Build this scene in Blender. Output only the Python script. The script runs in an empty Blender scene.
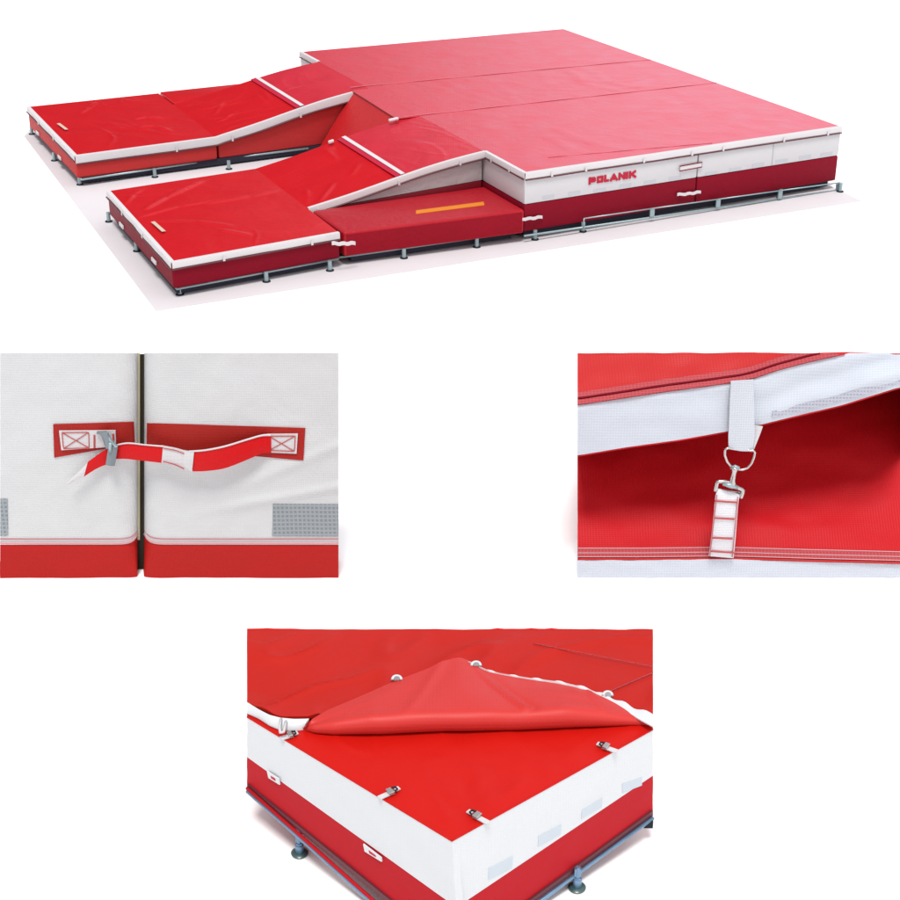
import bpy, bmesh, math, random
from mathutils import Vector as V3, noise, Matrix
random.seed(7)
sc = bpy.context.scene
# ------------------------------------------------------------ camera
F = 1555.07
CAM = V3((-4.036, -15.101, 5.780)); PAN, TIL = 0.44563, 0.45799
FW = V3((math.sin(PAN)*math.cos(TIL), math.cos(PAN)*math.cos(TIL), -math.sin(TIL)))
RT = V3((math.cos(PAN), -math.sin(PAN), 0)); UP = RT.cross(FW)
HF = V3((math.sin(PAN), math.cos(PAN), 0))          # horizontal forward
cam = bpy.data.objects.new('camera', bpy.data.cameras.new('camera'))
sc.collection.objects.link(cam); sc.camera = cam
cam.data.sensor_width = 36; cam.data.lens = F/900*36; cam.data.clip_end = 500
cam.location = CAM; cam.rotation_euler = (math.pi/2-TIL, 0, -PAN)
# ------------------------------------------------------------ light: white studio surround and one soft overhead key
w = bpy.data.worlds.new("World"); sc.world = w; w.use_nodes = True
nt = w.node_tree; bg = nt.nodes['Background']; bg.inputs[1].default_value = 1.0
tc = nt.nodes.new('ShaderNodeTexCoord'); dt = nt.nodes.new('ShaderNodeVectorMath'); dt.operation = 'DOT_PRODUCT'
dt.inputs[1].default_value = (math.cos(0.40), -math.sin(0.40), 0.0)
nt.links.new(tc.outputs['Generated'], dt.inputs[0])
cr = nt.nodes.new('ShaderNodeValToRGB'); mr = nt.nodes.new('ShaderNodeMapRange')
mr.inputs[1].default_value = -1; mr.inputs[2].default_value = 1
nt.links.new(dt.outputs['Value'], mr.inputs[0]); nt.links.new(mr.outputs[0], cr.inputs[0])
e = cr.color_ramp.elements
e[0].position = .36; e[0].color = (.70, .70, .73, 1); e[1].position = .58; e[1].color = (1.12, 1.12, 1.16, 1)
# large soft glow added to the surround, low on the right, for the vinyl's sheen
d2 = nt.nodes.new('ShaderNodeVectorMath'); d2.operation = 'DOT_PRODUCT'; d2.inputs[1].default_value = (math.sin(.72)*math.cos(.30), math.cos(.72)*math.cos(.30), math.sin(.30))
nt.links.new(tc.outputs['Generated'], d2.inputs[0]); m2 = nt.nodes.new('ShaderNodeMapRange'); m2.interpolation_type = 'SMOOTHSTEP'
m2.inputs[1].default_value = .94; m2.inputs[2].default_value = .992; nt.links.new(d2.outputs['Value'], m2.inputs[0])
mx_ = nt.nodes.new('ShaderNodeMixRGB'); mx_.blend_type = 'ADD'; mx_.inputs[2].default_value = (.85, .85, 1.15, 1)
nt.links.new(m2.outputs[0], mx_.inputs[0]); 
def dim(src, az, el, lo, hi, f):                        # dark areas added to the surround to cut reflections on the vinyl
    d = nt.nodes.new('ShaderNodeVectorMath'); d.operation = 'DOT_PRODUCT'; d.inputs[1].default_value = (math.sin(az)*math.cos(el), math.cos(az)*math.cos(el), math.sin(el))
    nt.links.new(tc.outputs['Generated'], d.inputs[0]); m = nt.nodes.new('ShaderNodeMapRange'); m.interpolation_type = 'SMOOTHSTEP'
    m.inputs[1].default_value = lo; m.inputs[2].default_value = hi; m.inputs[3].default_value = 1; m.inputs[4].default_value = f
    nt.links.new(d.outputs['Value'], m.inputs[0]); x = nt.nodes.new('ShaderNodeVectorMath'); x.operation = 'SCALE'
    nt.links.new(src, x.inputs[0]); nt.links.new(m.outputs[0], x.inputs['Scale']); return x.outputs[0]
base_ = dim(dim(cr.outputs[0], .5, .3, .78, .93, .62), .08, .30, .93, .975, .12)
nt.links.new(base_, mx_.inputs[1]); nt.links.new(mx_.outputs[0], bg.inputs[0])
SUN_EL, SUN_AZ = 67, PAN+math.radians(6)
sd = bpy.data.lights.new('key_light', 'SUN'); sd.energy = 2.9; sd.angle = math.radians(16); sd.color = (1, .98, .95)
so = bpy.data.objects.new('key_light', sd); sc.collection.objects.link(so)
ld = V3((math.sin(SUN_AZ)*math.cos(math.radians(SUN_EL)), math.cos(SUN_AZ)*math.cos(math.radians(SUN_EL)), -math.sin(math.radians(SUN_EL))))
so.rotation_euler = ld.to_track_quat('-Z', 'Y').to_euler(); so.location = (0, -8, 12)
sc.view_settings.view_transform = 'Standard'; sc.view_settings.look = 'None'
sc.view_settings.exposure = 0.0; sc.view_settings.gamma = 1
# ------------------------------------------------------------ helpers
def ray(x, y): return FW + RT*((x-450)/F) - UP*((y-450)/F)
def U(x, y, z): d = ray(x, y); return CAM + d*((z-CAM.z)/d.z)                 # on a level plane
def W(x, y, dist): d = ray(x, y); return CAM + d*(dist/d.dot(HF))             # on an upright plane facing the studio
def PL(x, y, p, n): d = ray(x, y); return CAM + d*((p-CAM).dot(n)/d.dot(n))
def VP(x, y, a, b, off=0.0):                                                  # on the upright plane through a, b
    n = V3((b.y-a.y, a.x-b.x, 0)).normalized()
    if n.dot(CAM-a) < 0: n = -n
    return PL(x, y, a+n*off, n)
def mk(name, bm, mat, parent=None, smooth=False, angle=None):
    bmesh.ops.recalc_face_normals(bm, faces=bm.faces)
    me = bpy.data.meshes.new(name)
    o = bpy.data.objects.new(name, me); sc.collection.objects.link(o)
    wl = parent_world(parent) if parent else V3((0, 0, 0))
    own = V3((0, 0, 0))
    if bm.verts:
        own = sum((v.co for v in bm.verts), V3())/len(bm.verts)
        own.z = min(v.co.z for v in bm.verts)
    for v in bm.verts: v.co -= own
    bm.to_mesh(me); bm.free()
    o.location = own - wl; o['_w'] = tuple(own)
    if parent: o.parent = parent
    me.materials.append(mat)
    if smooth:
        for p in me.polygons: p.use_smooth = True
        if angle: me.set_sharp_from_angle(angle=math.radians(angle))
    return o
def parent_world(p): return V3(p['_w'])
def thing(name, label, cat, loc, group=None, kind=None):
    o = bpy.data.objects.new(name, None); sc.collection.objects.link(o)
    o.location = loc; o['_w'] = tuple(loc); o.empty_display_size = .1
    tag(o, label, cat, group, kind); return o
def tag(o, label=None, cat=None, group=None, kind=None):
    if label: o['label'] = label
    if cat: o['category'] = cat
    if group: o['group'] = group
    if kind: o['kind'] = kind
    return o
def lerp(a, b, t): return a*(1-t)+b*t
def dens(pts, n):
    """resample polyline of vectors to n+1 points"""
    L = [0]
    for a, b in zip(pts, pts[1:]): L.append(L[-1]+(b-a).length)
    out = []
    for i in range(n+1):
        s = L[-1]*i/n; k = 0
        while k < len(pts)-2 and L[k+1] < s: k += 1
        t = (s-L[k])/max(1e-9, L[k+1]-L[k]); out.append(lerp(pts[k], pts[k+1], min(1, max(0, t))))
    return out
def grid(bm, P):
    vs = [[bm.verts.new(p) for p in row] for row in P]
    for i in range(len(P)-1):
        for j in range(len(P[0])-1):
            bm.faces.new((vs[i][j], vs[i+1][j], vs[i+1][j+1], vs[i][j+1]))
    return vs
def sheet(P, back):
    """closed solid from a front grid of points and a function giving each point's back point"""
    bm = bmesh.new(); A = grid(bm, P); B = grid(bm, [[back(p) for p in r] for r in P])
    n, m = len(P), len(P[0])
    for i in range(n-1):
        for j in (0, m-1): bm.faces.new((A[i][j], A[i+1][j], B[i+1][j], B[i][j]))
    for j in range(m-1):
        for i in (0, n-1): bm.faces.new((A[i][j], A[i][j+1], B[i][j+1], B[i][j]))
    return bm
def prism(poly, back):
    bm = bmesh.new(); A = [bm.verts.new(p) for p in poly]; B = [bm.verts.new(back(p)) for p in poly]
    bm.faces.new(A); bm.faces.new(B[::-1]); n = len(A)
    for i in range(n): bm.faces.new((A[i], A[(i+1) % n], B[(i+1) % n], B[i]))
    return bm
def tube(pts, r, seg=8, bm=None, closed=False):
    bm = bm or bmesh.new(); n = len(pts); rings = []
    for i, p in enumerate(pts):
        a = pts[i-1] if (i > 0 or closed) else p; b = pts[(i+1) % n] if (i < n-1 or closed) else p
        t = (b-a).normalized(); s = t.cross(V3((0.13, .21, 1))).normalized(); u = s.cross(t)
        rr = r[i] if isinstance(r, (list, tuple)) else r
        rings.append([bm.verts.new(p+(s*math.cos(k*2*math.pi/seg)+u*math.sin(k*2*math.pi/seg))*rr) for k in range(seg)])
    for i in range(n if closed else n-1):
        A, B = rings[i], rings[(i+1) % n]
        for k in range(seg): bm.faces.new((A[k], A[(k+1) % seg], B[(k+1) % seg], B[k]))
    if not closed: bm.faces.new(rings[0][::-1]); bm.faces.new(rings[-1])
    return bm
def lathe(c, prof, seg=20, bm=None):
    bm = bm or bmesh.new(); rings = []
    for r, z in prof: rings.append([bm.verts.new(c+V3((r*math.cos(k*2*math.pi/seg), r*math.sin(k*2*math.pi/seg), z))) for k in range(seg)])
    for A, B in zip(rings, rings[1:]):
        for k in range(seg): bm.faces.new((A[k], A[(k+1) % seg], B[(k+1) % seg], B[k]))
    bm.faces.new(rings[0][::-1]); bm.faces.new(rings[-1]); return bm
def box(bm, c, ax, ay, az):
    vs = [bm.verts.new(c+ax*i+ay*j+az*k) for i in (-.5, .5) for j in (-.5, .5) for k in (-.5, .5)]
    for f in ((0, 1, 3, 2), (4, 6, 7, 5), (0, 4, 5, 1), (2, 3, 7, 6), (0, 2, 6, 4), (1, 5, 7, 3)): bm.faces.new([vs[i] for i in f])
    return bm
def ns(p, s=1.0, seed=0): return noise.noise(V3((p.x*s+seed*7.3, p.y*s-seed*3.1, p.z*s+seed)))
def folds(p, seed=0, amp=1.0):
    """soft creases of stretched vinyl: thin ridges along slowly turning directions"""
    q = V3((p.x*.9+ns(p, .7, seed)*.9, p.y*.9+ns(p, .7, seed+5)*.9, 0))
    a = noise.noise(V3((q.x*2.6+q.y*1.1, q.y*.55-q.x*.2, seed*3.7)))
    b = noise.noise(V3((q.x*.7, q.y*3.0+q.x*1.4, seed*5.1+2)))
    m = max(0, ns(p, .55, seed+11)+.15)
    return amp*(m*.030*(1-min(1, abs(a)*5))**2 + m*.026*(1-min(1, abs(b)*6))**2 + .010*ns(p, 1.4, seed+3))
# ------------------------------------------------------------ materials
def vinyl(name, col, rough=.5, weave=120, bump=.15, coat=0.0, var=.06, spec=.5, wrink=0.0, weave_var=0.0, metal=0.0, wscale=2.5):
    m = bpy.data.materials.new(name); m.use_nodes = True; t = m.node_tree; p = t.nodes['Principled BSDF']; L = t.links.new
    tcn = t.nodes.new('ShaderNodeTexCoord')
    n1 = t.nodes.new('ShaderNodeTexNoise'); n1.inputs['Scale'].default_value = wscale; n1.inputs['Detail'].default_value = 5
    L(tcn.outputs['Object'], n1.inputs['Vector'])
    mx = t.nodes.new('ShaderNodeMixRGB'); mx.blend_type = 'MIX'
    c = V3(col)
    mx.inputs[1].default_value = (*(c*(1-var)), 1); mx.inputs[2].default_value = (*(c*(1+var)), 1)
    L(n1.outputs[0], mx.inputs[0]); out = mx.outputs[0]
    hsum = None
    if weave:
        sx = t.nodes.new('ShaderNodeSeparateXYZ'); L(tcn.outputs['Object'], sx.inputs[0])
        prev = None
        # threads: two sine waves crossing, one along the ground direction and one up
        ad = t.nodes.new('ShaderNodeMath'); ad.operation = 'ADD'; L(sx.outputs[0], ad.inputs[0]); 
        ml = t.nodes.new('ShaderNodeMath'); ml.operation = 'MULTIPLY'; ml.inputs[1].default_value = -.48; L(sx.outputs[1], ml.inputs[0]); L(ml.outputs[0], ad.inputs[1])
        a2 = t.nodes.new('ShaderNodeMath'); a2.operation = 'ADD'; L(sx.outputs[2], a2.inputs[0]); 
        m2 = t.nodes.new('ShaderNodeMath'); m2.operation = 'MULTIPLY'; m2.inputs[1].default_value = .9; L(sx.outputs[1], m2.inputs[0]); a3 = t.nodes.new('ShaderNodeMath'); a3.operation = 'MULTIPLY_ADD'; a3.inputs[1].default_value = .431; L(sx.outputs[0], a3.inputs[0]); L(m2.outputs[0], a3.inputs[2]); L(a3.outputs[0], a2.inputs[1])
        ss = []
        for srcn in (ad, a2):
            q = t.nodes.new('ShaderNodeMath'); q.operation = 'MULTIPLY'; q.inputs[1].default_value = weave*2*math.pi/2; L(srcn.outputs[0], q.inputs[0])
            s = t.nodes.new('ShaderNodeMath'); s.operation = 'SINE'; L(q.outputs[0], s.inputs[0]); ss.append(s)
        mm = t.nodes.new('ShaderNodeMath'); mm.operation = 'MAXIMUM'; L(ss[0].outputs[0], mm.inputs[0]); L(ss[1].outputs[0], mm.inputs[1])
        bp = t.nodes.new('ShaderNodeBump'); bp.inputs['Strength'].default_value = bump; bp.inputs['Distance'].default_value = .004
        L(mm.outputs[0], bp.inputs['Height']); hsum = bp
        if weave_var:
            mv = t.nodes.new('ShaderNodeMixRGB'); mv.blend_type = 'MULTIPLY'
            r = t.nodes.new('ShaderNodeMapRange'); r.inputs[1].default_value = -1; r.inputs[2].default_value = 1
            r.inputs[3].default_value = 1-weave_var; r.inputs[4].default_value = 1
            L(mm.outputs[0], r.inputs[0]); mv.inputs[0].default_value = 1; L(out, mv.inputs[1]); L(r.outputs[0], mv.inputs[2]); out = mv.outputs[0]
    if wrink:
        nn = t.nodes.new('ShaderNodeTexNoise'); nn.inputs['Scale'].default_value = wscale*1.8; nn.inputs['Detail'].default_value = 4; nn.inputs['Distortion'].default_value = 1.2
        L(tcn.outputs['Object'], nn.inputs['Vector'])
        b2 = t.nodes.new('ShaderNodeBump'); b2.inputs['Strength'].default_value = wrink; b2.inputs['Distance'].default_value = .03
        L(nn.outputs[0], b2.inputs['Height'])
        if hsum: L(hsum.outputs[0], b2.inputs['Normal'])
        hsum = b2
    rr = t.nodes.new('ShaderNodeMapRange'); rr.inputs[3].default_value = max(.03, rough-.07); rr.inputs[4].default_value = rough+.07
    L(n1.outputs[0], rr.inputs[0]); L(rr.outputs[0], p.inputs['Roughness'])
    if hsum: L(hsum.outputs[0], p.inputs['Normal'])
    L(out, p.inputs['Base Color']); p.inputs['Specular IOR Level'].default_value = spec; p.inputs['Metallic'].default_value = metal
    return m
M = {}
M['floor'] = vinyl('white_floor', (.93, .93, .93), .9, 0, 0, var=.005, spec=.1)
M['sheet'] = vinyl('pale_groundsheet', (.56, .53, .55), .8, 0, 0, var=.03, spec=.2)
M['cover'] = vinyl('cover_red', (.48, .009, .026), .34, 60, .05, weave_var=.06, var=.10, spec=0.5, wrink=.12)
M['cover_arm'] = vinyl('cover_red_front', (.45, .004, .009), .30, 0, 0, var=.07, spec=0.16, wrink=.14)
M['stripe'] = vinyl('deep_red_stripe', (.42, .003, .03), .5, 0, 0, spec=.3)
M['side'] = vinyl('side_shaded_crimson', (.18, .004, .014), .5, 0, 0, var=.08, spec=0.06, wrink=.25)  # crimson deepened to put the sides' shade into the colour
M['side_bounced'] = vinyl('side_bounce_lit_red', (.44, .030, .030), .6, 0, 0, var=.06, spec=0.12, wrink=.2)  # red paled to put bounced light into the far inner sides
M['filler'] = vinyl('filler_red', (.33, .006, .014), .4, 0, 0, var=.06, spec=0.2, wrink=.4)
M['white'] = vinyl('white_vinyl', (.50, .49, .505), .5, 0, 0, var=.03, spec=.4, wrink=.12)
M['trim'] = vinyl('white_trim', (.54, .52, .53), .6, 0, 0, var=.04, spec=.3)
M['vent'] = vinyl('grey_mesh', (.42, .43, .46), .7, 0, 0, var=.05, spec=.2)
M['yellow'] = vinyl('yellow_strip', (.55, .17, .006), .6, 0, 0, spec=.3)
M['steel'] = vinyl('galvanised_steel', (.30, .40, .42), .4, 0, 0, var=.15, metal=.5, wscale=12)
M['black'] = vinyl('black_rubber', (.02, .025, .03), .6, 0, 0, spec=0.05)
M['logo'] = vinyl('logo_red', (.40, .008, .03), .5, 0, 0, spec=.2)
M['front_shaded'] = vinyl('crimson_front_shaded', (.23, .004, .013), .5, 0, 0, var=.1, spec=.08, wrink=.5)  # filler red darkened for its shaded front
M['wedge'] = vinyl('bright_wedge_red', (.44, .011, .014), .5, 0, 0, var=0.12, spec=.3, wrink=0.35)
# sample-scale materials
M['w1'] = vinyl('white_woven_vinyl', (.505, .515, .52), .55, 115, .22, var=.03, spec=.35, wrink=.12, weave_var=.06)
M['r1'] = vinyl('red_woven_vinyl', (.36, .012, .010), .5, 115, .2, var=.06, spec=0.12, wrink=.1, weave_var=.08)
M['patch1'] = vinyl('brick_red_patch', (.30, .014, .010), .5, 100, .2, var=.06, spec=0.15)
M['strap_red'] = vinyl('red_webbing', (.48, .004, .006), .45, 60, .1, spec=0.15)
M['web'] = vinyl('white_webbing', (.52, .51, .52), .6, 70, .15, spec=.3, weave_var=.05)
M['thread'] = vinyl('red_thread', (.42, .05, .045), .7, 0, 0)
M['thread_pink'] = vinyl('pink_thread', (.44, .12, .14), .7, 0, 0)
M['thread_white'] = vinyl('pale_thread', (.52, .28, .30), .7, 0, 0)
M['foam'] = vinyl('cream_foam', (.36, .33, .22), .8, 0, 0)
M['dark'] = vinyl('dark_gap_shade', (.03, .024, .018), .8, 0, 0, spec=0.05)
M['mesh1'] = vinyl('grey_vent_mesh', (.26, .29, .31), .6, 60, .6, spec=.3, weave_var=.35)
M['plastic'] = vinyl('grey_buckle', (.15, .18, .20), .35, 0, 0, var=.1)
M['w2'] = vinyl('white_cool_vinyl', (.50, .54, .60), .5, 95, .22, var=.02, spec=.4, weave_var=.07)
M['r2'] = vinyl('deep_red_vinyl', (.45, .009, .014), .45, 90, .25, var=.05, spec=0.12, wrink=.1, weave_var=.1)
M['r2top'] = vinyl('red_cover_vinyl', (.44, .018, .018), .42, 90, .25, var=.05, spec=0.2, wrink=.1, weave_var=.06)
M['weld'] = vinyl('welded_red_seam', (.42, .055, .065), .5, 75, .5, spec=.25, weave_var=.3)
M['webc'] = vinyl('cool_white_webbing', (.50, .53, .58), .6, 110, .3, spec=.3, weave_var=.06)
M['webs'] = vinyl('white_strap_webbing', (.66, .67, .70), .6, 110, .3, spec=.3, weave_var=.06)
M['w2weld'] = vinyl('welded_white_seam', (.42, .43, .50), .5, 80, .6, spec=.3, weave_var=.25)
M['metal'] = vinyl('brushed_metal', (.48, .47, .46), .28, 0, 0, var=.15, metal=.9, wscale=20)
M['r3'] = vinyl('bright_red_vinyl', (.46, .007, .004), .42, 0, 0, var=.04, spec=0.12, wrink=.08)
M['r3top'] = vinyl('matte_red_cover', (.39, .011, .006), .5, 0, 0, var=.05, spec=0.15, wrink=.1)
M['r3under'] = vinyl('cover_underside', (.48, .026, .022), .5, 90, .06, var=.04, spec=0.3)
M['r3side'] = vinyl('crimson_skirt', (.39, .012, .018), .45, 0, 0, var=.06, spec=0.04, wrink=.1)
M['w3'] = vinyl('white_side_vinyl', (.55, .57, .585), .5, 115, .08, var=.02, spec=.4, wrink=.08, weave_var=0.02)
M['maroon'] = vinyl('maroon_piping', (.085, .012, .02), .5, 0, 0)
M['blue_steel'] = vinyl('blue_grey_steel', (.16, .27, .40), .35, 0, 0, var=.2, metal=.6, wscale=15)
M['rubber'] = vinyl('green_black_rubber', (.03, .07, .07), .3, 0, 0, spec=.7)
M['vent3'] = vinyl('pale_vent_mesh', (.45, .50, .55), .6, 0, 0, spec=.3)
# ------------------------------------------------------------ floor
fl = bmesh.new(); c0 = V3((0, 0, 0))
box(fl, V3((0, 10, -.05)), V3((160, 0, 0)), V3((0, 160, 0)), V3((0, 0, .1)))
tag(mk('floor', fl, M['floor']), kind='structure')
# groundsheet below the big mat
gs = [U(24, 136, .004), U(156, 311, .004), U(862, 201, .004), V3((9.2, 6.8, .004)), V3((.4, 6.8, .004)), U(31, 128, .004)]
gsb = prism(gs, lambda p: V3((p.x, p.y, .001)))
tag(mk('groundsheet', gsb, M['sheet']), 'thin pale pinkish sheet spread on the floor under the large landing mat', 'groundsheet')
# ============================================================ THE LARGE LANDING MAT
H1, H, B0, MZ = .40, .80, .115, .44
m0, m1, m2, m3 = U(525, 174, H), U(841.7, 127.3, H), U(563.3, 29.3, H), U(300, 52.3, H)
def z(p, h): return V3((p.x, p.y, h))
def vsolid(poly, z0, z1=None):
    bm = bmesh.new()
    bot = [bm.verts.new(z(p, z0)) for p in poly]; top = [bm.verts.new(p if z1 is None else z(p, z1)) for p in poly]
    bm.faces.new(bot); bm.faces.new(top[::-1]); n = len(poly)
    for i in range(n): bm.faces.new((bot[i], bot[(i+1) % n], top[(i+1) % n], top[i]))
    return bm
def bev(bm, w=.02, seg=2):
    bmesh.ops.recalc_face_normals(bm, faces=bm.faces)
    bmesh.ops.bevel(bm, geom=list(bm.edges), offset=w, segments=seg, affect='EDGES', profile=.6); return bm
def edge_pt(a, b, t): return lerp(a, b, t)
def face_quad(a, b, t0, t1, za, zb, off=.006, th=.006, dz=0.0, nrm=None):
    """thin patch on the upright face a-b between heights za and zb"""
    d = (b-a); d.z = 0; n = V3((d.y, -d.x, 0)).normalized() if nrm is None else nrm
    p, q = lerp(a, b, t0), lerp(a, b, t1)
    poly = [z(p, za), z(q, za+dz), z(q, zb+dz), z(p, zb)]
    poly = [v+n*off for v in poly]
    return prism(poly, lambda v: v-n*(off-.001 if th is None else th))
fn = V3(((m1-m0).y, -(m1-m0).x, 0)).normalized()
split = .525                                     # joint between the two side-by-side main mats
a1 = lerp(m0, m1, split); b1 = lerp(m3, m2, split)
def main_mat(pa, pb, pc, pd, label, left):
    t = thing('landing_mat', label, 'landing mat', z(lerp(pa, pc, .5), B0), 'main landing mats')
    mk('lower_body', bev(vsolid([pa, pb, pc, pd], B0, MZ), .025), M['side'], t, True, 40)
    mk('side_wall', bev(vsolid([pa, pb, pc, pd], MZ, H-.005), .02), M['white'], t, True, 40)
    return t
g = (m1-m0).normalized()*.006
mL = main_mat(m0, a1-g, b1-g, m3, 'tall white and crimson main mat with red lettering on its front side', True)
mR = main_mat(a1+g, m1, m2, b1+g, 'tall white and crimson main mat at the right end, without lettering', False)
# grey vent patches along the front (positions measured in the photograph)
for px, py in ((574, 193), (600, 190), (625.5, 185.5), (650, 182), (675, 178)):
    a, b = VP(px-6, py+1, m0, m1), VP(px+6, py-1, m0, m1); zz = (a.z+b.z)/2
    mk('vent_patch', face_quad(z(a, 0), z(b, 0), 0, 1, zz-.020, zz+.020, .002, .001), M['vent'], mL)
for px, py in ((548, 197),):
    a, b = VP(px-6, py+1, m0, m1), VP(px+6, py-1, m0, m1); zz = (a.z+b.z)/2
    mk('vent_patch', face_quad(z(a, 0), z(b, 0), 0, 1, zz-.020, zz+.020, .002, .001), M['vent'], mL)
for px, py in ((711, 173.5), (735, 170), (758, 166), (781.5, 162.5), (805, 159), (826.5, 156.5)):
    py -= (px-700)*.018
    a, b = VP(px-6, py+1, m0, m1), VP(px+6, py-1, m0, m1); zz = (a.z+b.z)/2
    mk('vent_patch', face_quad(z(a, 0), z(b, 0), 0, 1, zz-.020, zz+.020, .002, .001), M['vent'], mR)
# fabric join on right mat
a = VP(772, 163, m0, m1); mk('side_seam', tube([z(a, MZ+.01)+fn*.004, z(a, H-.07)+fn*.004], .003, 5), M['vent'], mR)
# lettering POLANIK, built from strokes in a unit cell 1 wide x 1 high
GL = {
 'P': [[(0, 0), (0, 1)], [(0, .88), (.8, .88), (.92, .75), (.92, .5), (.8, .38), (0, .38)]],
 'O': [[(.12, .1), (.88, .1), (.88, .9), (.12, .9), (.12, .05)]],
 'L': [[(0, 1), (0, .1), (.75, .1)]],
 'A': [[(-.05, 0), (.45, .95), (.95, 0)], [(.3, .25), (.7, .25)]],
 'N': [[(0, 0), (0, 1)], [(0, .95), (.9, .05)], [(.9, 0), (.9, 1)]],
 'I': [[(.0, 0), (.0, 1)]],
 'K': [[(0, 0), (0, 1)], [(.05, .42), (.9, 1)], [(.3, .55), (.95, 0)]],
}
def seg_quad(bm, p, q, wd, n, th):
    d = (q-p).normalized(); s = d.cross(n)*wd*.5; e2 = d*wd*.35
    poly = [p-e2-s, q+e2-s, q+e2+s, p-e2+s]
    A = [bm.verts.new(v+n*th) for v in poly]; Bv = [bm.verts.new(v) for v in poly]
    bm.faces.new(A); bm.faces.new(Bv[::-1])
    for i in range(4): bm.faces.new((A[i], A[(i+1) % 4], Bv[(i+1) % 4], Bv[i]))
def word(text, p00, p10, p01, wd, th, widths, n, gap=.16):
    tot = sum(widths)+gap*(len(text)-1); X = p10-p00; Y = p01-p00; x = 0; bm = bmesh.new(); k = 0
    for ch, cw in zip(text, widths):
        for st in GL[ch]:
            for (ax, ay), (bx, by) in zip(st, st[1:]):
                k += 1
                seg_quad(bm, p00+X*((x+ax*cw*.86)/tot)+Y*ay+n*(.0004*(k % 7)), p00+X*((x+bx*cw*.86)/tot)+Y*by+n*(.0004*(k % 7)), wd, n, th)
        x += cw+gap
    return bm
q0 = VP(589.5, 183.6, m0, m1, .004); q1 = VP(636.5, 176.8, m0, m1, .004); q2 = VP(589.5, 177.4, m0, m1, .004)
q1.z = q0.z = (q0.z+q1.z)/2; 
mk('lettering', word('POLANIK', q0, q1, z(q0, q0.z+.068), .029, .005, [1, 1.05, .75, 1.15, 1, .28, 1.1], fn, .19), M['logo'], mL)
# --- front slabs and ramps
def P2(x, y, h): return V3((x, y, h))
bA, bB, bC, bD = U(171.7, 263.3, H1), U(339.3, 233.3, H1), U(308, 208, H1), U(107.3, 191.7, H1)   # near slab corners
bE = V3((1.92, 2.86, H1))                                                                        # its hidden inner corner
rampn = V3((-(H-H1), 0, 4.12-1.9)).normalized(); rampp = V3((1.9, 0, H1))
def S(x, y): return PL(x, y, rampp, rampn)
slabB = [bA, bB, V3((1.9, bB.y+.02, H1))*0+bB*0+V3((bB.x, bC.y, H1)), V3((bB.x, 2.86, H1)), bD]
def slab_thing(poly, label, lightside):
    t = thing('front_mat', label, 'front mat', z(sum(poly, V3())/len(poly), B0), 'low front mats')
    mk('body', bev(vsolid(poly, B0, H1-.01), .03, 3), lightside, t, True, 40)
    return t
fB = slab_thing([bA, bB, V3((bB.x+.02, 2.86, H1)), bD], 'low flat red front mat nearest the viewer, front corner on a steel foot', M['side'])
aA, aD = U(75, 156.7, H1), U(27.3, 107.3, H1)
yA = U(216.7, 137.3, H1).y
fA = slab_thing([aA, V3((1.9, yA-.03, H1)), V3((1.9, 7.22, H1)), aD], 'low flat red front mat at the far left, inner side painted paler for bounced light', M['side_bounced'])
# small white handles on the slab end faces
def blob(parent, pts, a, b, off, wpx, hz, mat, name='pull_tab'):
    for px, py in pts:
        c = VP(px, py, a, b, off); d = (b-a).normalized(); n = V3((d.y, -d.x, 0))
        if n.dot(CAM-a) < 0: n = -n
        bm = bmesh.new(); box(bm, c, z(d, 0)*wpx, n*.02, V3((0, 0, hz))); bev(bm, .004, 1); mk(name, bm, mat, parent, True, 40)
blob(fB, ((121.5, 225.5), (154, 261)), bD, bA, .012, .17, .045, M['trim'])
blob(fA, ((37.5, 133), (59.5, 157.5)), aD, aA, .012, .15, .045, M['trim'])
def ramp(y0, y1, x0, x1, label, white, y0b=None):
    y0b = y0 if y0b is None else y0b
    t = thing('ramp_mat', label, 'ramp mat', V3(((x0+x1)/2, (y0+y1)/2, B0)), 'sloping ramp mats')
    def prof(z0a, z0b, z1a, z1b):
        bm = bmesh.new(); vs = [bm.verts.new(V3(c)) for c in ((x0, y0, z0a), (x1, y0b, z0b), (x1, y0b, z1b), (x0, y0, z1a), (x0, y1, z0a), (x1, y1, z0b), (x1, y1, z1b), (x0, y1, z1a))]
        for f in ((0, 1, 2, 3), (7, 6, 5, 4), (0, 4, 5, 1), (3, 2, 6, 7), (0, 3, 7, 4), (1, 5, 6, 2)): bm.faces.new([vs[i] for i in f])
        return bm
    if white:
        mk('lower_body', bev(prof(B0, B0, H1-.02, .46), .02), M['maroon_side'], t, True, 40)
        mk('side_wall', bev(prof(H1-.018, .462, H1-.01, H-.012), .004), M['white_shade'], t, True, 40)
    else:
        mk('body', bev(prof(B0, B0, H1-.01, H-.012), .02), M['side_bounced'], t, True, 40)
    return t
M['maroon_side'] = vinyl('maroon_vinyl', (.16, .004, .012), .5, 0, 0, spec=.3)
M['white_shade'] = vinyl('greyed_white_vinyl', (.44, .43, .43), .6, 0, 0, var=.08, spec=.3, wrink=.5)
xw = m0.x
ramp(1.05, 2.86, bB.x+.03, xw-.03, 'near ramp mat with white side above maroon base, rising to the main mat', True)
ramp(yA, 6.42, 1.93, xw-.03, 'far ramp mat with plain red inner side facing the gap', False, 4.60)
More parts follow.
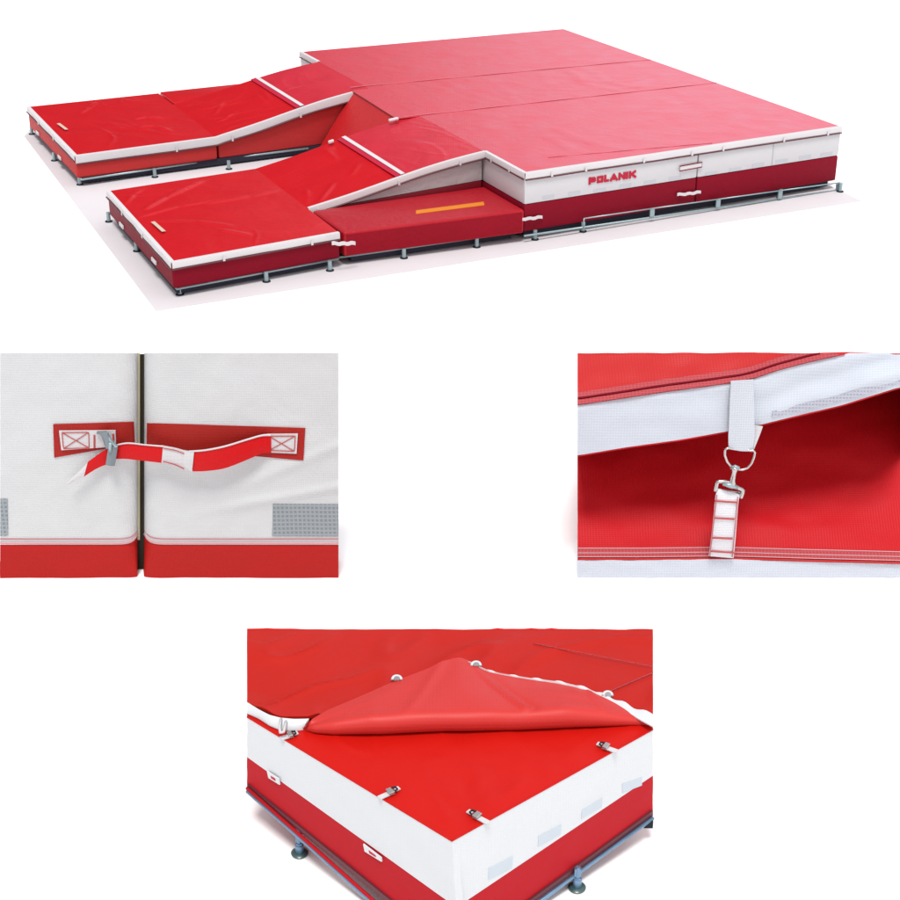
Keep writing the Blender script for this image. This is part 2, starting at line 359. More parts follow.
# sloping block closing the gap between the two ramps
jt, kt = U(352, 91, H), U(395, 118.5, H)
jb = PL(322, 143, V3((0, yA-.01, 0)), V3((0, 1, 0)))
dirn = (jb-jt); s_ = (B0-jt.z)/dirn.z; low = jt+dirn*s_
wt = thing('wedge_mat', 'sloping red wedge closing the gap between the two front arms', 'wedge mat', V3((3.5, 3.6, B0)))
bm = bmesh.new()
ya_, yb_ = yA-.02, 2.88
vs = [bm.verts.new(V3(c)) for c in ((low.x, ya_, B0), (jt.x+.02, 4.60, H-.012), (xw-.02, 4.60, H-.012), (xw-.02, 4.60, B0), (low.x, yb_, B0), (kt.x+.02, yb_, H-.012), (xw-.02, yb_, H-.012), (xw-.02, yb_, B0))]
for f in ((0, 1, 2, 3), (7, 6, 5, 4), (0, 4, 5, 1), (1, 5, 6, 2), (2, 6, 7, 3), (0, 3, 7, 4)): bm.faces.new([vs[i] for i in f])
mk('body', bm, M['wedge'], wt)
# filler blocks
def filler(poly, label, mat=None):
    t = thing('filler_mat', label, 'filler mat', z(sum(poly, V3())/len(poly), B0), 'low filler mats beside the ramps')
    bm = vsolid(poly, B0); bmesh.ops.recalc_face_normals(bm, faces=bm.faces)
    bmesh.ops.bevel(bm, geom=list(bm.edges), offset=.03, segments=3, affect='EDGES', profile=.6)
    mk('body', bm, mat or M['filler'], t, True, 40); return t
c0_, c1_ = U(343.5, 232.5, .395), U(524.5, 210.5, .385)
zf = .395
fC = filler([c0_, z(c1_, zf), V3((xw-.02, 1.0, zf)), V3((c0_.x-.02, 1.0, zf))], 'low red filler mat with a yellow strip on top')
mk('shaded_front', face_quad(z(c0_, 0)+V3((.03, 0, 0)), z(c1_, 0)-V3((.03, 0, 0)), 0, 1, B0+.02, zf-.03, .004, .004), M['front_shaded'], fC)  # darker panel painting the shade on the filler's front
ys = [U(416, 213.8, zf+.004), U(484.5, 205, zf+.004), U(483.5, 201.6, zf+.004), U(416, 210.3, zf+.004)]
mk('warning_strip', prism(ys, lambda p: p-V3((0, 0, .004))), M['yellow'], fC)
filler([V3((1.92, 6.49, .425)), V3((3.6, 6.49, .425)), V3((3.6, 7.22, .425)), V3((1.92, 7.22, .425))], 'low red filler mat behind the far ramp', M['cover_arm'])
# connecting straps across the joints
def strap_across(px0, py0, px1, py1, a, b, label, zh=.035):
    p, q = VP(px0, py0, a, b, .03), VP(px1, py1, a, b, .03); n = fn
    pts = dens([p, q], 10); P = []
    for i, c in enumerate(pts):
        o = n*(.02*math.sin(i/10*math.pi)) + V3((0, 0, .006*math.sin(i*1.7)))
        P.append([c+o+V3((0, 0, zh/2)), c+o-V3((0, 0, zh/2))])
    o = mk('joining_strap', sheet(P, lambda v: v-n*.012), M['trim'], None, True, 40)
    return tag(o, label, 'strap', 'straps joining neighbouring mats')
strap_across(332, 243.5, 355.5, 243, bA, m1, 'short white strap joining the near front mat to the filler mat', .04)
strap_across(517, 219.5, 542.5, 216.8, bA, m1, 'short white strap joining the filler mat to the lettered main mat')
strap_across(677.5, 194.7, 701, 191.8, m0, m1, 'white strap on the crimson band where the two main mats join')
# outlined white strap loop on the upper joint
c1, c2 = VP(680, 168.6, m0, m1, .02), VP(702, 164.6, m0, m1, .02)
bm = tube([c1+V3((0, 0, .03)), c2+V3((0, 0, .03)), c2-V3((0, 0, .03)), c1-V3((0, 0, .03))], .006, 6, closed=True)
lo_ = tag(mk('joining_strap', bm, M['side'], None), 'white strap with dark outline on the white band where the main mats join', 'strap', 'straps joining neighbouring mats')
bm = sheet([[lerp(c1, c2, i/4)+V3((0, 0, .022)), lerp(c1, c2, i/4)-V3((0, 0, .022))] for i in range(5)], lambda v: v-fn*.008)
mk('webbing', bm, M['trim'], lo_)
# ------------------------------------------------------------ the cover over everything
cov = thing('mat_cover', 'red vinyl cover with white edging spread over the whole landing mat', 'mat cover', V3((4, 3.5, .8)))
CREASES = []
def crease(pix, zz, h=.022, w=.022):
    q = [U(x, y, zz) for x, y in pix]
    for a, b in zip(q, q[1:]): CREASES.append((a.x, a.y, b.x, b.y, h*.75, w))
def pz(x, y): return (90+x/5.625, 180+y/5.625)
def pf(x, y): return (x/5.625, 80+y/5.625)
def pm(x, y): return (200+x/4.09, 60+y/4.09)
crease([pz(180, 150), pz(245, 85), pz(310, 40)], .4); crease([pz(310, 165), pz(430, 100), pz(650, 0)], .4, .026)
crease([pz(230, 222), pz(500, 150), pz(900, 92)], .4, .02, .018); crease([pz(240, 230), pz(600, 238), pz(800, 262)], .4, .012)
crease([pz(730, 285), pz(900, 312)], .4, .016); crease([pz(205, 60), pz(260, 45)], .4, .012)
crease([pf(450, 190), pf(510, 155), pf(570, 108)], .4, .018); crease([pf(750, 225), pf(820, 210), pf(900, 216)], .4, .02); crease([pf(780, 260), pf(870, 262), pf(960, 290)], .4, .02)
crease([pm(20, 590), pm(200, 560), pm(340, 532)], .4, .014); crease([pm(60, 240), pm(100, 200)], .4, .014); crease([pm(-60, 250), pm(30, 262)], .4, .016); crease([pm(-90, 200), pm(-20, 190)], .4, .014)
crease([pm(85, 260), pm(150, 235)], .42, .012); crease([pm(425, 600), pm(440, 565), pm(432, 540)], .42, .018); crease([pm(470, 590), pm(545, 522)], .45, .016)
crease([pm(500, 380), pm(560, 430)], .5, .012); crease([pm(620, 470), pm(650, 440)], .55, .010); crease([pm(230, 160), pm(270, 190)], .55, .012)
crease([pm(255, 150), pm(290, 185)], .55, .012); crease([pm(350, 130), pm(420, 125)], .65, .010)
def creased(p):
    hh = 0
    for ax, ay, bx, by, h, w in CREASES:
        dx, dy = bx-ax, by-ay; t = max(0, min(1, ((p.x-ax)*dx+(p.y-ay)*dy)/(dx*dx+dy*dy+1e-9)))
        d = math.hypot(p.x-ax-dx*t, p.y-ay-dy*t)
        if d < .14: hh = max(hh, h*math.exp(-(d/(w*1.6))**2)*(1-abs(2*t-1)**4*.6))
    return hh
def cover_patch(A, B, C, D, nx, ny, mat, seed, amp=1.0, lift=0.0, seams=()):
    P = []
    for i in range(nx+1):
        row = []
        for j in range(ny+1):
            u, v = i/nx, j/ny
            p = lerp(lerp(A, B, u), lerp(D, C, u), v)
            ed = min(1, min(u, 1-u, v, 1-v)*8)
            zz = folds(p, seed, amp)*ed + lift + (creased(p)*ed if mat is M['cover_arm'] else 0)
            row.append(p+V3((0, 0, zz+.006)))
        P.append(row)
    return mk('cover_panel', sheet(P, lambda p: p-V3((0, 0, .008))), mat, cov, True, 50)
# main cover: three strips running left to right, split where the photo shows the seams
s1l, s1r = U(354, 87.5, H), U(637, 61.5, H)
s2l, s2r = U(395, 118.5, H), U(713, 83.5, H)
s1l = V3((jt.x, s1l.y, H)); s2l = V3((kt.x, s2l.y, H))
cl = V3((xw-.05, 1.0, H))
seams_y = []
r_far = lerp(m1, m2, (s1r.y-m1.y)/(m2.y-m1.y)); r_mid = lerp(m1, m2, (s2r.y-m1.y)/(m2.y-m1.y))
lf = V3((xw, s1r.y-.0, H)); l1 = V3((xw-.0, s1l.y, H)); l2 = V3((xw, s2l.y, H))
cover_patch(V3((xw, s1l.y, H)), r_far, m2, m3, 60, 40, M['cover'], 1, .35)
cover_patch(V3((xw, s2l.y, H)), r_mid, r_far, V3((xw, s1l.y, H)), 60, 30, M['cover'], 2, .35)
cover_patch(m0, m1, r_mid, V3((xw, s2l.y, H)), 60, 40, M['cover'], 3, .4)
# seam welts
def welt(a, b, r=.006, mat=None, sag=0.0, name='seam'):
    pts = [lerp(a, b, i/24)+V3((0, 0, .011+.002*math.sin(i*1.3))) for i in range(25)]
    d = (b-a).normalized(); s = V3((d.y, -d.x, 0))*r*1.6; mk(name, sheet([[p-s, p+s] for p in pts], lambda p: p-V3((0, 0, .003))), mat or M['cover'], cov)
M['welt'] = vinyl('pale_red_welt', (.52, .08, .11), .5, 0, 0, spec=0.9)
welt(V3((xw-.2, s1l.y, H)), r_far, .008, M['welt']); welt(V3((xw-.2, s2l.y, H)), r_mid, .008, M['welt'])
fa, fb_ = U(548, 158, H), U(712, 143.5, H); welt(fa, fb_, .004, M['welt'])
# near arm cover: flat part, crest part, transition to main
kx = bB.x
for (A, B_, C, D, nx, ny, sd_, am) in (
    (bA, V3((kx, bB.y, H1)), V3((kx, 2.86, H1)), bD, 110, 130, 4, 1.0),
    (aA, V3((1.9, yA-.03, H1)), V3((1.9, 7.22, H1)), aD, 110, 130, 6, 1.0)):
    cover_patch(A, B_, C, D, nx, ny, M['cover_arm'], sd_, am*.6)
def PR(t): return t+.05*math.sin(math.pi*t)-.035*math.sin(2*math.pi*t)
def ramp_cover(y0a, y0b, y1a, y1b, x0, x1, seed, matl, mat2, xs):
    """two panels meeting at the white stripe at xs, bulging slightly at the crest"""
    for (xa, xb, mt) in ((x0, xs, matl), (xs, x1, mat2)):
        P = []; nx, ny = 60, 90
        for i in range(nx+1):
            x = xa+(xb-xa)*i/nx; t = (x-x0)/(x1-x0); row = []
            zb = H1+(H-H1)*PR(t)
            for j in range(ny+1):
                v = j/ny; y = (y0a+(y0b-y0a)*t)*(1-v)+(y1a+(y1b-y1a)*t)*v
                p = V3((x, y, zb)); ed = min(1, min(v, 1-v)*8)
                row.append(p+V3((0, 0, .006+(folds(p, seed, .55)*(1-t*.7)+creased(p))*ed*min(1, t*8+.05))))
            P.append(row)
        mk('cover_panel', sheet(P, lambda p: p-V3((0, 0, .008))), mt, cov, True, 50)
    def edge(y_, x): 
        t = (x-x0)/(x1-x0); return V3((x, y_[0]+(y_[1]-y_[0])*t, H1+(H-H1)*PR(t)+.006))
    return edge
xsB = S(398, 175).x; xsA = S(297, 106).x
eB = ramp_cover(1.04, 1.02, 2.86, 2.97, kx, xw+.01, 5, M['cover_arm'], M['cover'], xsB)
eA = ramp_cover(yA-.03, 4.56, 6.47, 6.45, 1.9, xw+.01, 7, M['cover_arm'], M['cover'], xsA)
# bridging panel over the wedge
cover_patch(V3((kt.x, s2l.y-.05, H)), V3((xw+.02, s2l.y-.05, H)), V3((xw+.02, jt.y, H)), V3((jt.x, jt.y, H)), 6, 20, M['cover'], 9, .2, .002)
# stripes over each ramp
def stripe(edge_pts, mat, wd, lift, name):
    P = [[p+V3((-wd/2, 0, lift-wd*.09)), p+V3((wd/2, 0, lift+wd*.09))] for p in edge_pts]
    mk(name, sheet(P, lambda v: v-V3((0, 0, .004))), mat, cov)
ptsB = [eB((1.06+(2.9-1.06)*k/20,)*2, xsB) for k in range(21)]
ptsA = [eA((yA+.06+(6.44-yA-.06)*k/20,)*2, xsA) for k in range(21)]
for pts in (ptsB, ptsA):
    stripe([p+V3((-.055, 0, -.010)) for p in pts], M['stripe'], .07, .018, 'red_stripe')
    stripe(pts, M['trim'], .05, .026, 'white_stripe')
# white edging
def trim(pts, h=.075, out=.014, th=.012, n=None, seed=0, mat=None, nx=None, ticks=()):
    n = n; L = sum((b-a).length for a, b in zip(pts, pts[1:])); k = nx or max(6, int(L*9))
    q = dens(pts, k); P = []
    for i, c in enumerate(q):
        wv = .006*ns(c, 3.0, seed); hh = h*(1+.12*ns(c, 1.3, seed+2))
        nn = n
        P.append([c+nn*(-.03)+V3((0, 0, .014)), c+nn*(out*.6+wv)+V3((0, 0, .012)), c+nn*(out+wv)-V3((0, 0, .01)), c+nn*(out+wv*1.5)-V3((0, 0, hh))])
    o = mk('white_edging', sheet(P, lambda v: v-n*.006-V3((0, 0, .003))), mat or M['trim'], cov, True, 60)
    lowq = [c+n*(out+.004)-V3((0, 0, h*(1+.12*ns(c, 1.3, seed+2))+.012)) for c in q]
    if h > .04: mk('shadow_gap', tube(lowq, .009, 5), M['maroon'], o)  # maroon line painting the shadow gap and cover underside below the edging
    for t in ticks:
        c = q[int(t*k)]+n*(out+.012)-V3((0, 0, h*.8)); bm = bmesh.new(); d = (pts[-1]-pts[0]).normalized()
        box(bm, c, z(d, 0)*.025, n*.008, V3((0, 0, h*.9))); mk('fastening_tab', bm, M['trim'], o)
nL = V3((-1, 0, 0)); nF = V3((0, -1, 0))
trim([m0, m1], .055, n=fn, seed=1, ticks=(.08, .18, .36, .5, .62, .8, .97))
trim([V3((xw, 1.05, H)), m0], .05, n=nL, seed=2, ticks=(.3, .7))
trim([V3((m3.x, 6.45, H)), m3], .06, n=nL, seed=3)
nBf = V3(((bB-bA).y, -(bB-bA).x, 0)).normalized()
trim([bA, bB], .055, n=nBf, seed=4, ticks=(.32, .85))
nBl = V3((-(bD-bA).y, (bD-bA).x, 0)).normalized(); nBl = nBl if nBl.x < 0 else -nBl
trim([bD, bA], .05, n=nBl, seed=5, ticks=(.3, .62))
trim([aD, aA], .05, n=nL, seed=6, ticks=(.3, .62))
rp = [eA((yA-.03, 4.56), 1.9+(3.98-1.9)*k/16) for k in range(17)]
trim([aA, V3((1.9, yA-.03, H1))]+rp[1:], .085, n=nF, seed=7, ticks=(.36, .55, .8))
rb = [eB((1.04, 1.02), kx+(xw-kx)*k/16) for k in range(17)]
trim(rb, .058, n=nF, seed=8, ticks=(.07, .5, .85))
for cx, cy, cz in ((393.5, 119.5, H+.02), (331, 141.5, .64)):
    c = U(cx, cy, cz); bm = bmesh.new(); box(bm, c, V3((.12 if cz > .7 else .06, -.02, .02)), V3((0, .05, 0)), V3((0, 0, .035))); bev(bm, .012, 2); mk('edging_end', bm, M['trim'], cov, True, 60)
# small labels on the front slabs
M['label'] = vinyl('beige_label', (.50, .38, .30), .6, 0, 0)
for (x0, y0, x1, y1) in ((58.3, 123.2, 66.5, 129.3), (152.8, 221.5, 163.8, 231.2)):
    a, b = U(x0, y0, H1+.03), U(x1, y1, H1+.03); d = (b-a).normalized(); s = V3((d.y, -d.x, 0))*.022
    mk('printed_label', prism([a-s, b-s, b+s, a+s], lambda p: p-V3((0, 0, .004))), M['label'], cov)
# ------------------------------------------------------------ steel base frames with feet
def foot(p, parent, h=B0, mat=None):
    p = z(p, .005)
    f = mk('foot', lathe(p, ((.024, .010), (.024, h))), M['steel'], parent, True, 40)
    mk('foot_pad', lathe(p, ((.045, 0), (.045, .008), (.036, .012))), M['black'], f, True, 40)
def frame(name_label, feet, rails, pos):
    t = thing('base_frame', name_label, 'base frame', pos, 'steel base frames')
    for p in feet: foot(p, t)
    for a, b, r in rails: mk('rail', tube([a, b], r, 8), M['steel'], t, True)
    return t
off = fn*.05
fr1 = frame('long steel frame with loop rails along the front of the main mats',
    [U(x, y, 0) for x, y in ((535, 240), (583, 232), (652, 217.5), (718, 207.5), (780, 198.5), (840, 192))],
    [(VP(524, 236.0, m0, m1, .05), VP(840, 190.0, m0, m1, .05), .013)], U(690, 215, 0))
# loop rail standing proud in front
lp = [VP(x, y, m0, m1, .09) for x, y in ((583.4, 229), (584, 218.5), (651.5, 208.6), (718, 199.3), (781, 190.5), (840.5, 182.5), (840.5, 189))]
for a, b in zip(lp, lp[1:]): mk('loop_rail', tube([a, b], .008, 6), M['steel'], fr1, True)
for x, y in ((652, 209), (718, 199.5), (780, 191), (838, 184)):
    c = VP(x, y+3.5, m0, m1, .075); bm = bmesh.new(); box(bm, c, V3((.06, 0, 0)), V3((0, .02, 0)), V3((0, 0, .10))); mk('bracket', bm, M['steel'], fr1)
frame('steel frame under the near front mat and filler mat',
    [U(x, y, 0) for x, y in ((180, 295), (266.5, 282), (330, 271), (404, 258.5), (476.7, 247.5), (109, 222), (137, 251.5))],
    [(bA*1+V3((.05, .05, B0-.02-H1)), z(bB, B0-.02)+V3((0, .05, 0)), .014), (z(bB, B0-.02)+V3((0, .08, 0)), z(m0, B0-.02)+V3((0, .08, 0)), .012),
     (z(bD, B0-.02)+V3((.05, 0, 0)), z(bA, B0-.02)+V3((.05, .05, 0)), .014)], U(260, 280, 0))
frame('steel frame under the far left front mat',
    [U(x, y, 0) for x, y in ((80, 185), (155, 177.5), (229, 169.5), (32, 134.5), (54.5, 161))],
    [(z(aA, B0-.02)+V3((.05, 0, 0)), V3((1.9, yA+.02, B0-.02)), .014), (V3((1.9, yA+.02, B0-.02)), V3((3.2, yA+.02, B0-.02)), .014), (z(aD, B0-.02)+V3((.05, 0, 0)), z(aA, B0-.02)+V3((.05, 0, 0)), .014)], U(140, 176, 0))
M['shade_deck'] = vinyl('dark_shade_deck', (.03, .03, .045), .7, 0, 0, spec=0.05)  # dark solids added under the mats to deepen the shade there
for poly, lab in (([m0, m1, m2, m3], 'dark solid base added for the shade under the tall main mats'), ([bA, z(bB, H1), V3((bB.x, 2.86, H1)), bD], 'dark solid base added for the shade under the near front mat'),
                  ([aA, V3((xw-.3, yA, H1)), V3((xw-.3, 7.18, H1)), aD], 'dark solid base added for the shade under the far left front mat and ramp'), ([V3((bB.x+.1, bB.y, H1)), V3((xw-.05, .05, H1)), V3((xw-.05, 2.8, H1)), V3((bB.x+.1, 2.8, H1))], 'dark solid base added for the shade under the filler mat and near ramp')):
    cc_ = sum(poly, V3())/len(poly); bm = vsolid([z(p+(cc_-p).normalized()*.10, B0-.004) for p in poly], .03)
    tag(mk('shade_deck', bm, M['shade_deck']), lab, 'shade_deck', None)
# ============================================================ SAMPLE 1: two white mats tied with a strap
def pushk(k):
    return lambda p: CAM+(p-CAM)*k
D1 = (U(0, 578, 0)-CAM).dot(HF)
def back1(k=1.07, zmin=.0):
    def f(p):
        q = CAM+(p-CAM)*k; q.z = max(zmin, q.z); return q
    return f
def front_grid(x0, x1, y0, y1, nx, ny, dep, D):
    return [[W(x0+(x1-x0)*i/nx, y0+(y1-y0)*j/ny, D+dep(x0+(x1-x0)*i/nx, y0+(y1-y0)*j/ny)) for j in range(ny+1)] for i in range(nx+1)]
SEAM1 = 544.5
def cushion(x0, x1, edge, D):
    """depth profile of a mat side: rounded towards the joint at pixel 'edge'"""
    def f(x, y):
        d = abs(x-edge); r = 24.0
        a = (.11-.085*max(0, min(1, (y-540)/38)))*(1-math.sqrt(max(0, 1-((r-min(r, d))/r)**2))) if d < r else 0
        q = V3((x*.02, y*.02, 3.3)); a += .012*noise.noise(q)+.004*noise.noise(q*3)
        yb = abs(y-SEAM1); a += .010*math.exp(-(yb/3.0)**2)
        # long soft creases running down to the lower right
        if x > 150:
            c = (y-505)-(x-240)*(-.18); a += -.016*math.exp(-(c/5)**2)*max(0, min(1, (x-190)/60))
            c = (y-487)-(x-240)*(-.42); a += -.014*math.exp(-(c/6)**2)*max(0, min(1, (x-220)/60))
        return a
    return f
def tall_mat(x0, x1, edge, label, xr):
    dep = cushion(x0, x1, edge, D1)
    t = thing('padded_mat', label, 'mat', z(W((x0+x1)/2, 578, D1), 0), 'upright sample mats')
    def yb(x): d = abs(x-edge); return SEAM1-9*math.exp(-d/4.5)          # the seam rises round the corner
    def part(name, ya, ybf, mat, nx, ny):
        P = []
        for i in range(nx+1):
            x = x0+(x1-x0)*i/nx; r = []
            for j in range(ny+1):
                y = ya(x)+(ybf(x)-ya(x))*j/ny; p = W(x, y, D1+dep(x, y)); p.z = max(p.z, .0); r.append(p)
            P.append(r)
        return mk(name, sheet(P, back1(1.025)), mat, t, True, 50)
    up = part('white_side', lambda x: 353.0, yb, M['w1'], 120, 90)
    part('red_base', lambda x: yb(x)+.15, lambda x: 578.0, M['r1'], 100, 20)
    for off_, mt in ((5.5, M['thread_pink']), (1.6, M['thread_white'])):
        xs = [x0+(x1-x0)*i/60 for i in range(61)]
        pts = [W(x, yb(x)-off_, D1+dep(x, yb(x)-off_)-.004) for x in xs]
        mk('stitch_line', tube(pts, .0035 if off_ > 3 else .007, 5), mt, up, True)
    return t, up, dep
tL, upL, dL = tall_mat(0, 137.4, 137.6, 'upright white mat with red base and the grey buckle', 0)
tR, upR, dR = tall_mat(144.2, 338.5, 144.2, 'upright white mat with red base and the long red patch', 0)
# cream foam edge shown at the joint and a dark sheet painting the shade in the gap
P = [[W(x, y, D1+.10+(x-134)*.001) for y in (353, 450, 540)] for x in (135.0, 137, 139.9)]
for r in P:
    for p in r: p.z = max(p.z, 0.0)
mk('foam_core', sheet(P, back1(1.02)), M['foam'], tL)
P = [[W(x, y, D1+.12) for y in (354, 450, 577)] for x in (138.0, 142, 146)]
for r in P:
    for p in r: p.z = max(p.z, .002)
mk('gap_shade', sheet(P, back1(1.02)), M['dark'], tL)  # dark sheet standing in for the shade between the mats
def flat_on(pix, dep, D, out, th, nsub=24, mat=None, name='patch', parent=None):
    """patch that follows the mat side: pix = 4 pixel corners tl,tr,br,bl"""
    tl, tr, br, bl = [V3((*p, 0)) for p in pix]; P = []
    for i in range(nsub+1):
        u = i/nsub; r = []
        for j in range(7):
            q = lerp(lerp(tl, tr, u), lerp(bl, br, u), j/6); r.append(W(q.x, q.y, D+dep(q.x, q.y)-out))
        P.append(r)
    return mk(name, sheet(P, lambda v: v+HF*th), mat, parent, True, 50)
def px1(x, y): return (30+x/5.625, 400+y/5.625)
def line_on(pts, dep, D, out, r, mat, parent, name='stitching', closed=False):
    q = [V3((*p, 0)) for p in pts]; 
    if closed: q.append(q[0])
    q = dens(q, 30); mk(name, tube([W(p.x, p.y, D+dep(p.x, p.y)-out) for p in q], r, 5), mat, parent, True)
pl = flat_on([px1(130, 138), px1(584, 124), px1(590, 245), px1(136, 325)], dL, D1, .008, .007, mat=M['patch1'], name='red_patch', parent=tL)
pr = flat_on([px1(657, 131), (305.2, 428.3), (303.3, 460.5), px1(655, 262)], dR, D1, .008, .007, mat=M['patch1'], name='red_patch', parent=tR)
flat_on([(147, 446), (303.2, 456.0), (303.2, 460.5), (147, 446.3)], dR, D1, .008, .007, mat=M['patch1'], name='red_patch_edge', parent=tR)
tabL = flat_on([px1(163, 174), px1(480, 172), px1(484, 262), px1(176, 283)], dL, D1, .020, .010, mat=M['web'], name='webbing_tab', parent=tL)
line_on([px1(180, 184), px1(330, 182), px1(332, 270), px1(188, 274)], dL, D1, .023, .0035, M['thread'], tabL, closed=True)
line_on([px1(180, 184), px1(332, 270)], dL, D1, .023, .003, M['thread'], tabL)
line_on([px1(330, 182), px1(188, 274)], dL, D1, .023, .003, M['thread'], tabL)
line_on([px1(362, 198), px1(362, 270)], dL, D1, .023, .007, M['thread'], tabL)
line_on([px1(468, 190), px1(470, 225)], dL, D1, .023, .007, M['thread'], tabL)
tabR = flat_on([(266.8, 434.3), (297.8, 434.0), (296.5, 453.8), (267.5, 452.5)], dR, D1, .020, .010, mat=M['web'], name='webbing_tab', parent=tR)
line_on([(269.3, 436.3), (295.3, 436), (294.3, 451.4), (269.3, 450.4)], dR, D1, .023, .0035, M['thread'], tabR, closed=True)
line_on([(269.3, 436.3), (294.3, 451.4)], dR, D1, .023, .003, M['thread'], tabR); line_on([(295.3, 436), (269.3, 450.4)], dR, D1, .023, .003, M['thread'], tabR)
flat_on([(273, 504), (338.3, 504.3), (338.3, 536.5), (272, 536.3)], dR, D1, .005, .006, mat=M['mesh1'], name='vent_patch', parent=tR)
flat_on([(0.2, 499), (7.5, 499), (8, 535.5), (0.2, 536)], dL, D1, .005, .006, mat=M['mesh1'], name='vent_patch', parent=tL)
# the strap
def ribbon(name, st, D, mat, parent, th=.012, n=10):
    """st: list of (x_top,y_top,x_bot,y_bot,out) stations"""
    P = []
    T = [V3((s[0], s[1], s[4])) for s in st]; Bt = [V3((s[2], s[3], s[4])) for s in st]
    def cat(a, i, t):
        p0, p1, p2, p3 = a[max(0, i-1)], a[i], a[i+1], a[min(len(a)-1, i+2)]
        return .5*((2*p1)+(p2-p0)*t+(2*p0-5*p1+4*p2-p3)*t*t+(3*p1-p0-3*p2+p3)*t**3)
    for i in range(len(st)-1):
        for k in range(n+(i == len(st)-2)):
            a, b = cat(T, i, k/n), cat(Bt, i, k/n); r = []
            for j in range(5):
                q = lerp(a, b, j/4); r.append(W(q.x, q.y, D-q.z-.006*math.sin(j/4*math.pi)))
            P.append(r)
    return mk(name, sheet(P, lambda v: v+HF*th), mat, parent, True, 50)
st = thing('tie_strap', 'red and white strap with grey buckle tying the two upright white mats', 'strap', W(200, 455, D1-.05))
ribbon('red_webbing', [(271, 435.5, 271, 452.8, .026), (262, 435.8, 262, 453.5, .04), (248, 439.5, 249, 459, .07), (225, 446.5, 226, 468, .10), (205, 450.5, 207, 471, .11), (189, 451.6, 192, 471.5, .10)], D1, M['strap_red'], st)
ribbon('white_webbing', [(190, 452, 192.5, 471.6, .108), (184, 451, 185, 470, .112), (175, 448.5, 176, 466, .108), (163, 446.3, 161.5, 462.5, .10)], D1, M['web'], st)
ribbon('white_fold', [(194, 452.3, 192, 471.6, .113), (188.6, 452, 187.5, 469.5, .117), (184, 451.2, 182.6, 466, .114)], D1, M['web'], st, .008)
ribbon('red_webbing', [(163.5, 446.6, 161.8, 463, .095), (145, 445.2, 143, 460.8, .085), (128, 443.4, 126, 459, .07), (117, 445.2, 116, 459, .06)], D1, M['strap_red'], st)
ribbon('red_webbing', [(117, 447, 113, 462, .045), (107, 449.5, 108, 464, .05), (98, 455, 97, 468.5, .06), (87.4, 462.7, 83.5, 477, .07)], D1, M['strap_red'], st)
ribbon('white_tip', [(87.6, 462.5, 83.7, 477.2, .072), (79, 471.5, 78, 479.5, .075), (66.5, 483.5, 67, 484.6, .08)], D1, M['web'], st, .008)
ribbon('white_piping', [(163.5, 446.0, 163.5, 447.2, .10), (145, 444.6, 145, 445.6, .09), (128, 442.8, 128, 444.0, .075), (117, 444.6, 117, 445.8, .065)], D1, M['web'], st, .008, 6)
ribbon('white_piping', [(271, 434.6, 271, 436.2, .03), (262, 434.9, 262, 436.5, .045), (248, 438.8, 248, 440.3, .075), (225, 445.8, 225, 447.3, .104), (205, 449.8, 205, 451.2, .114), (189, 451, 189, 452.3, .105)], D1, M['web'], st, .008, 6)
ribbon('stitching', [(184, 468.8, 184, 469.6, .118), (175, 464.5, 175, 465.3, .114), (163, 461.3, 163, 462.0, .106)], D1, M['thread'], st, .004, 5)
ribbon('stitching', [(184, 453.4, 184, 454.0, .118), (175, 450.2, 175, 450.8, .114), (163, 448, 163, 448.6, .106)], D1, M['thread'], st, .004, 5)
bk = ribbon('buckle', [px1(375, 184)+px1(372, 190)+(.04,), px1(402, 182)+px1(400, 202)+(.055,), px1(432, 182)+px1(425, 268)+(.085,), px1(455, 225)+px1(440, 275)+(.10,)], D1, M['plastic'], st, .02, 6)
ribbon('buckle_bar', [px1(440, 268)+px1(425, 365)+(.095,), px1(465, 262)+px1(450, 371)+(.11,), px1(493, 262)+px1(475, 372)+(.095,)], D1, M['plastic'], bk, .03, 6)
mk('buckle_rod', tube([W(*px1(452, 240), D1-.12), W(*px1(450, 290), D1-.12)], .012, 8), M['steel'], bk, True)
ribbon('buckle_edge', [px1(432, 182)+px1(440, 190)+(.095,), px1(452, 218)+px1(444, 226)+(.105,), px1(470, 245)+px1(460, 252)+(.11,), px1(493, 262)+px1(480, 270)+(.105,)], D1, M['steel'], bk, .02, 6)
# ============================================================ SAMPLE 2: cover edge hooked to the mat below
D2 = (U(740, 578, 0)-CAM).dot(HF)
def p2(x, y): return (570+x/2.7273, 340+y/2.7273)
X0, X1 = 577.5, 904.0
lm = thing('lower_mat', 'deep red mat with thin white lower edge under the raised cover edge', 'mat', z(W(740, 578, D2), 0))
def interp(tab, x):
    if x <= tab[0][0]: return tab[0][1]
    for (a, b), (c, d) in zip(tab, tab[1:]):
        if x <= c: return b+(d-b)*(x-a)/(c-a)
    return tab[-1][1]
lowc = [p2(*q) for q in ((20, 600), (200, 600), (380, 598), (445, 598), (650, 604), (900, 610))]
NX = 90
P = [[V3(W(x, lerp(interp(lowc, x), 578, j/5), D2+.006*ns(V3((x*.05, j*.4, 0)))))for j in range(6)] for x in [X0+(X1-X0)*i/NX for i in range(NX+1)]]
for r in P:
    for p in r: p.z = max(p.z, 0)
mk('white_side', sheet(P, back1(1.06)), M['w2'], lm, True, 50)
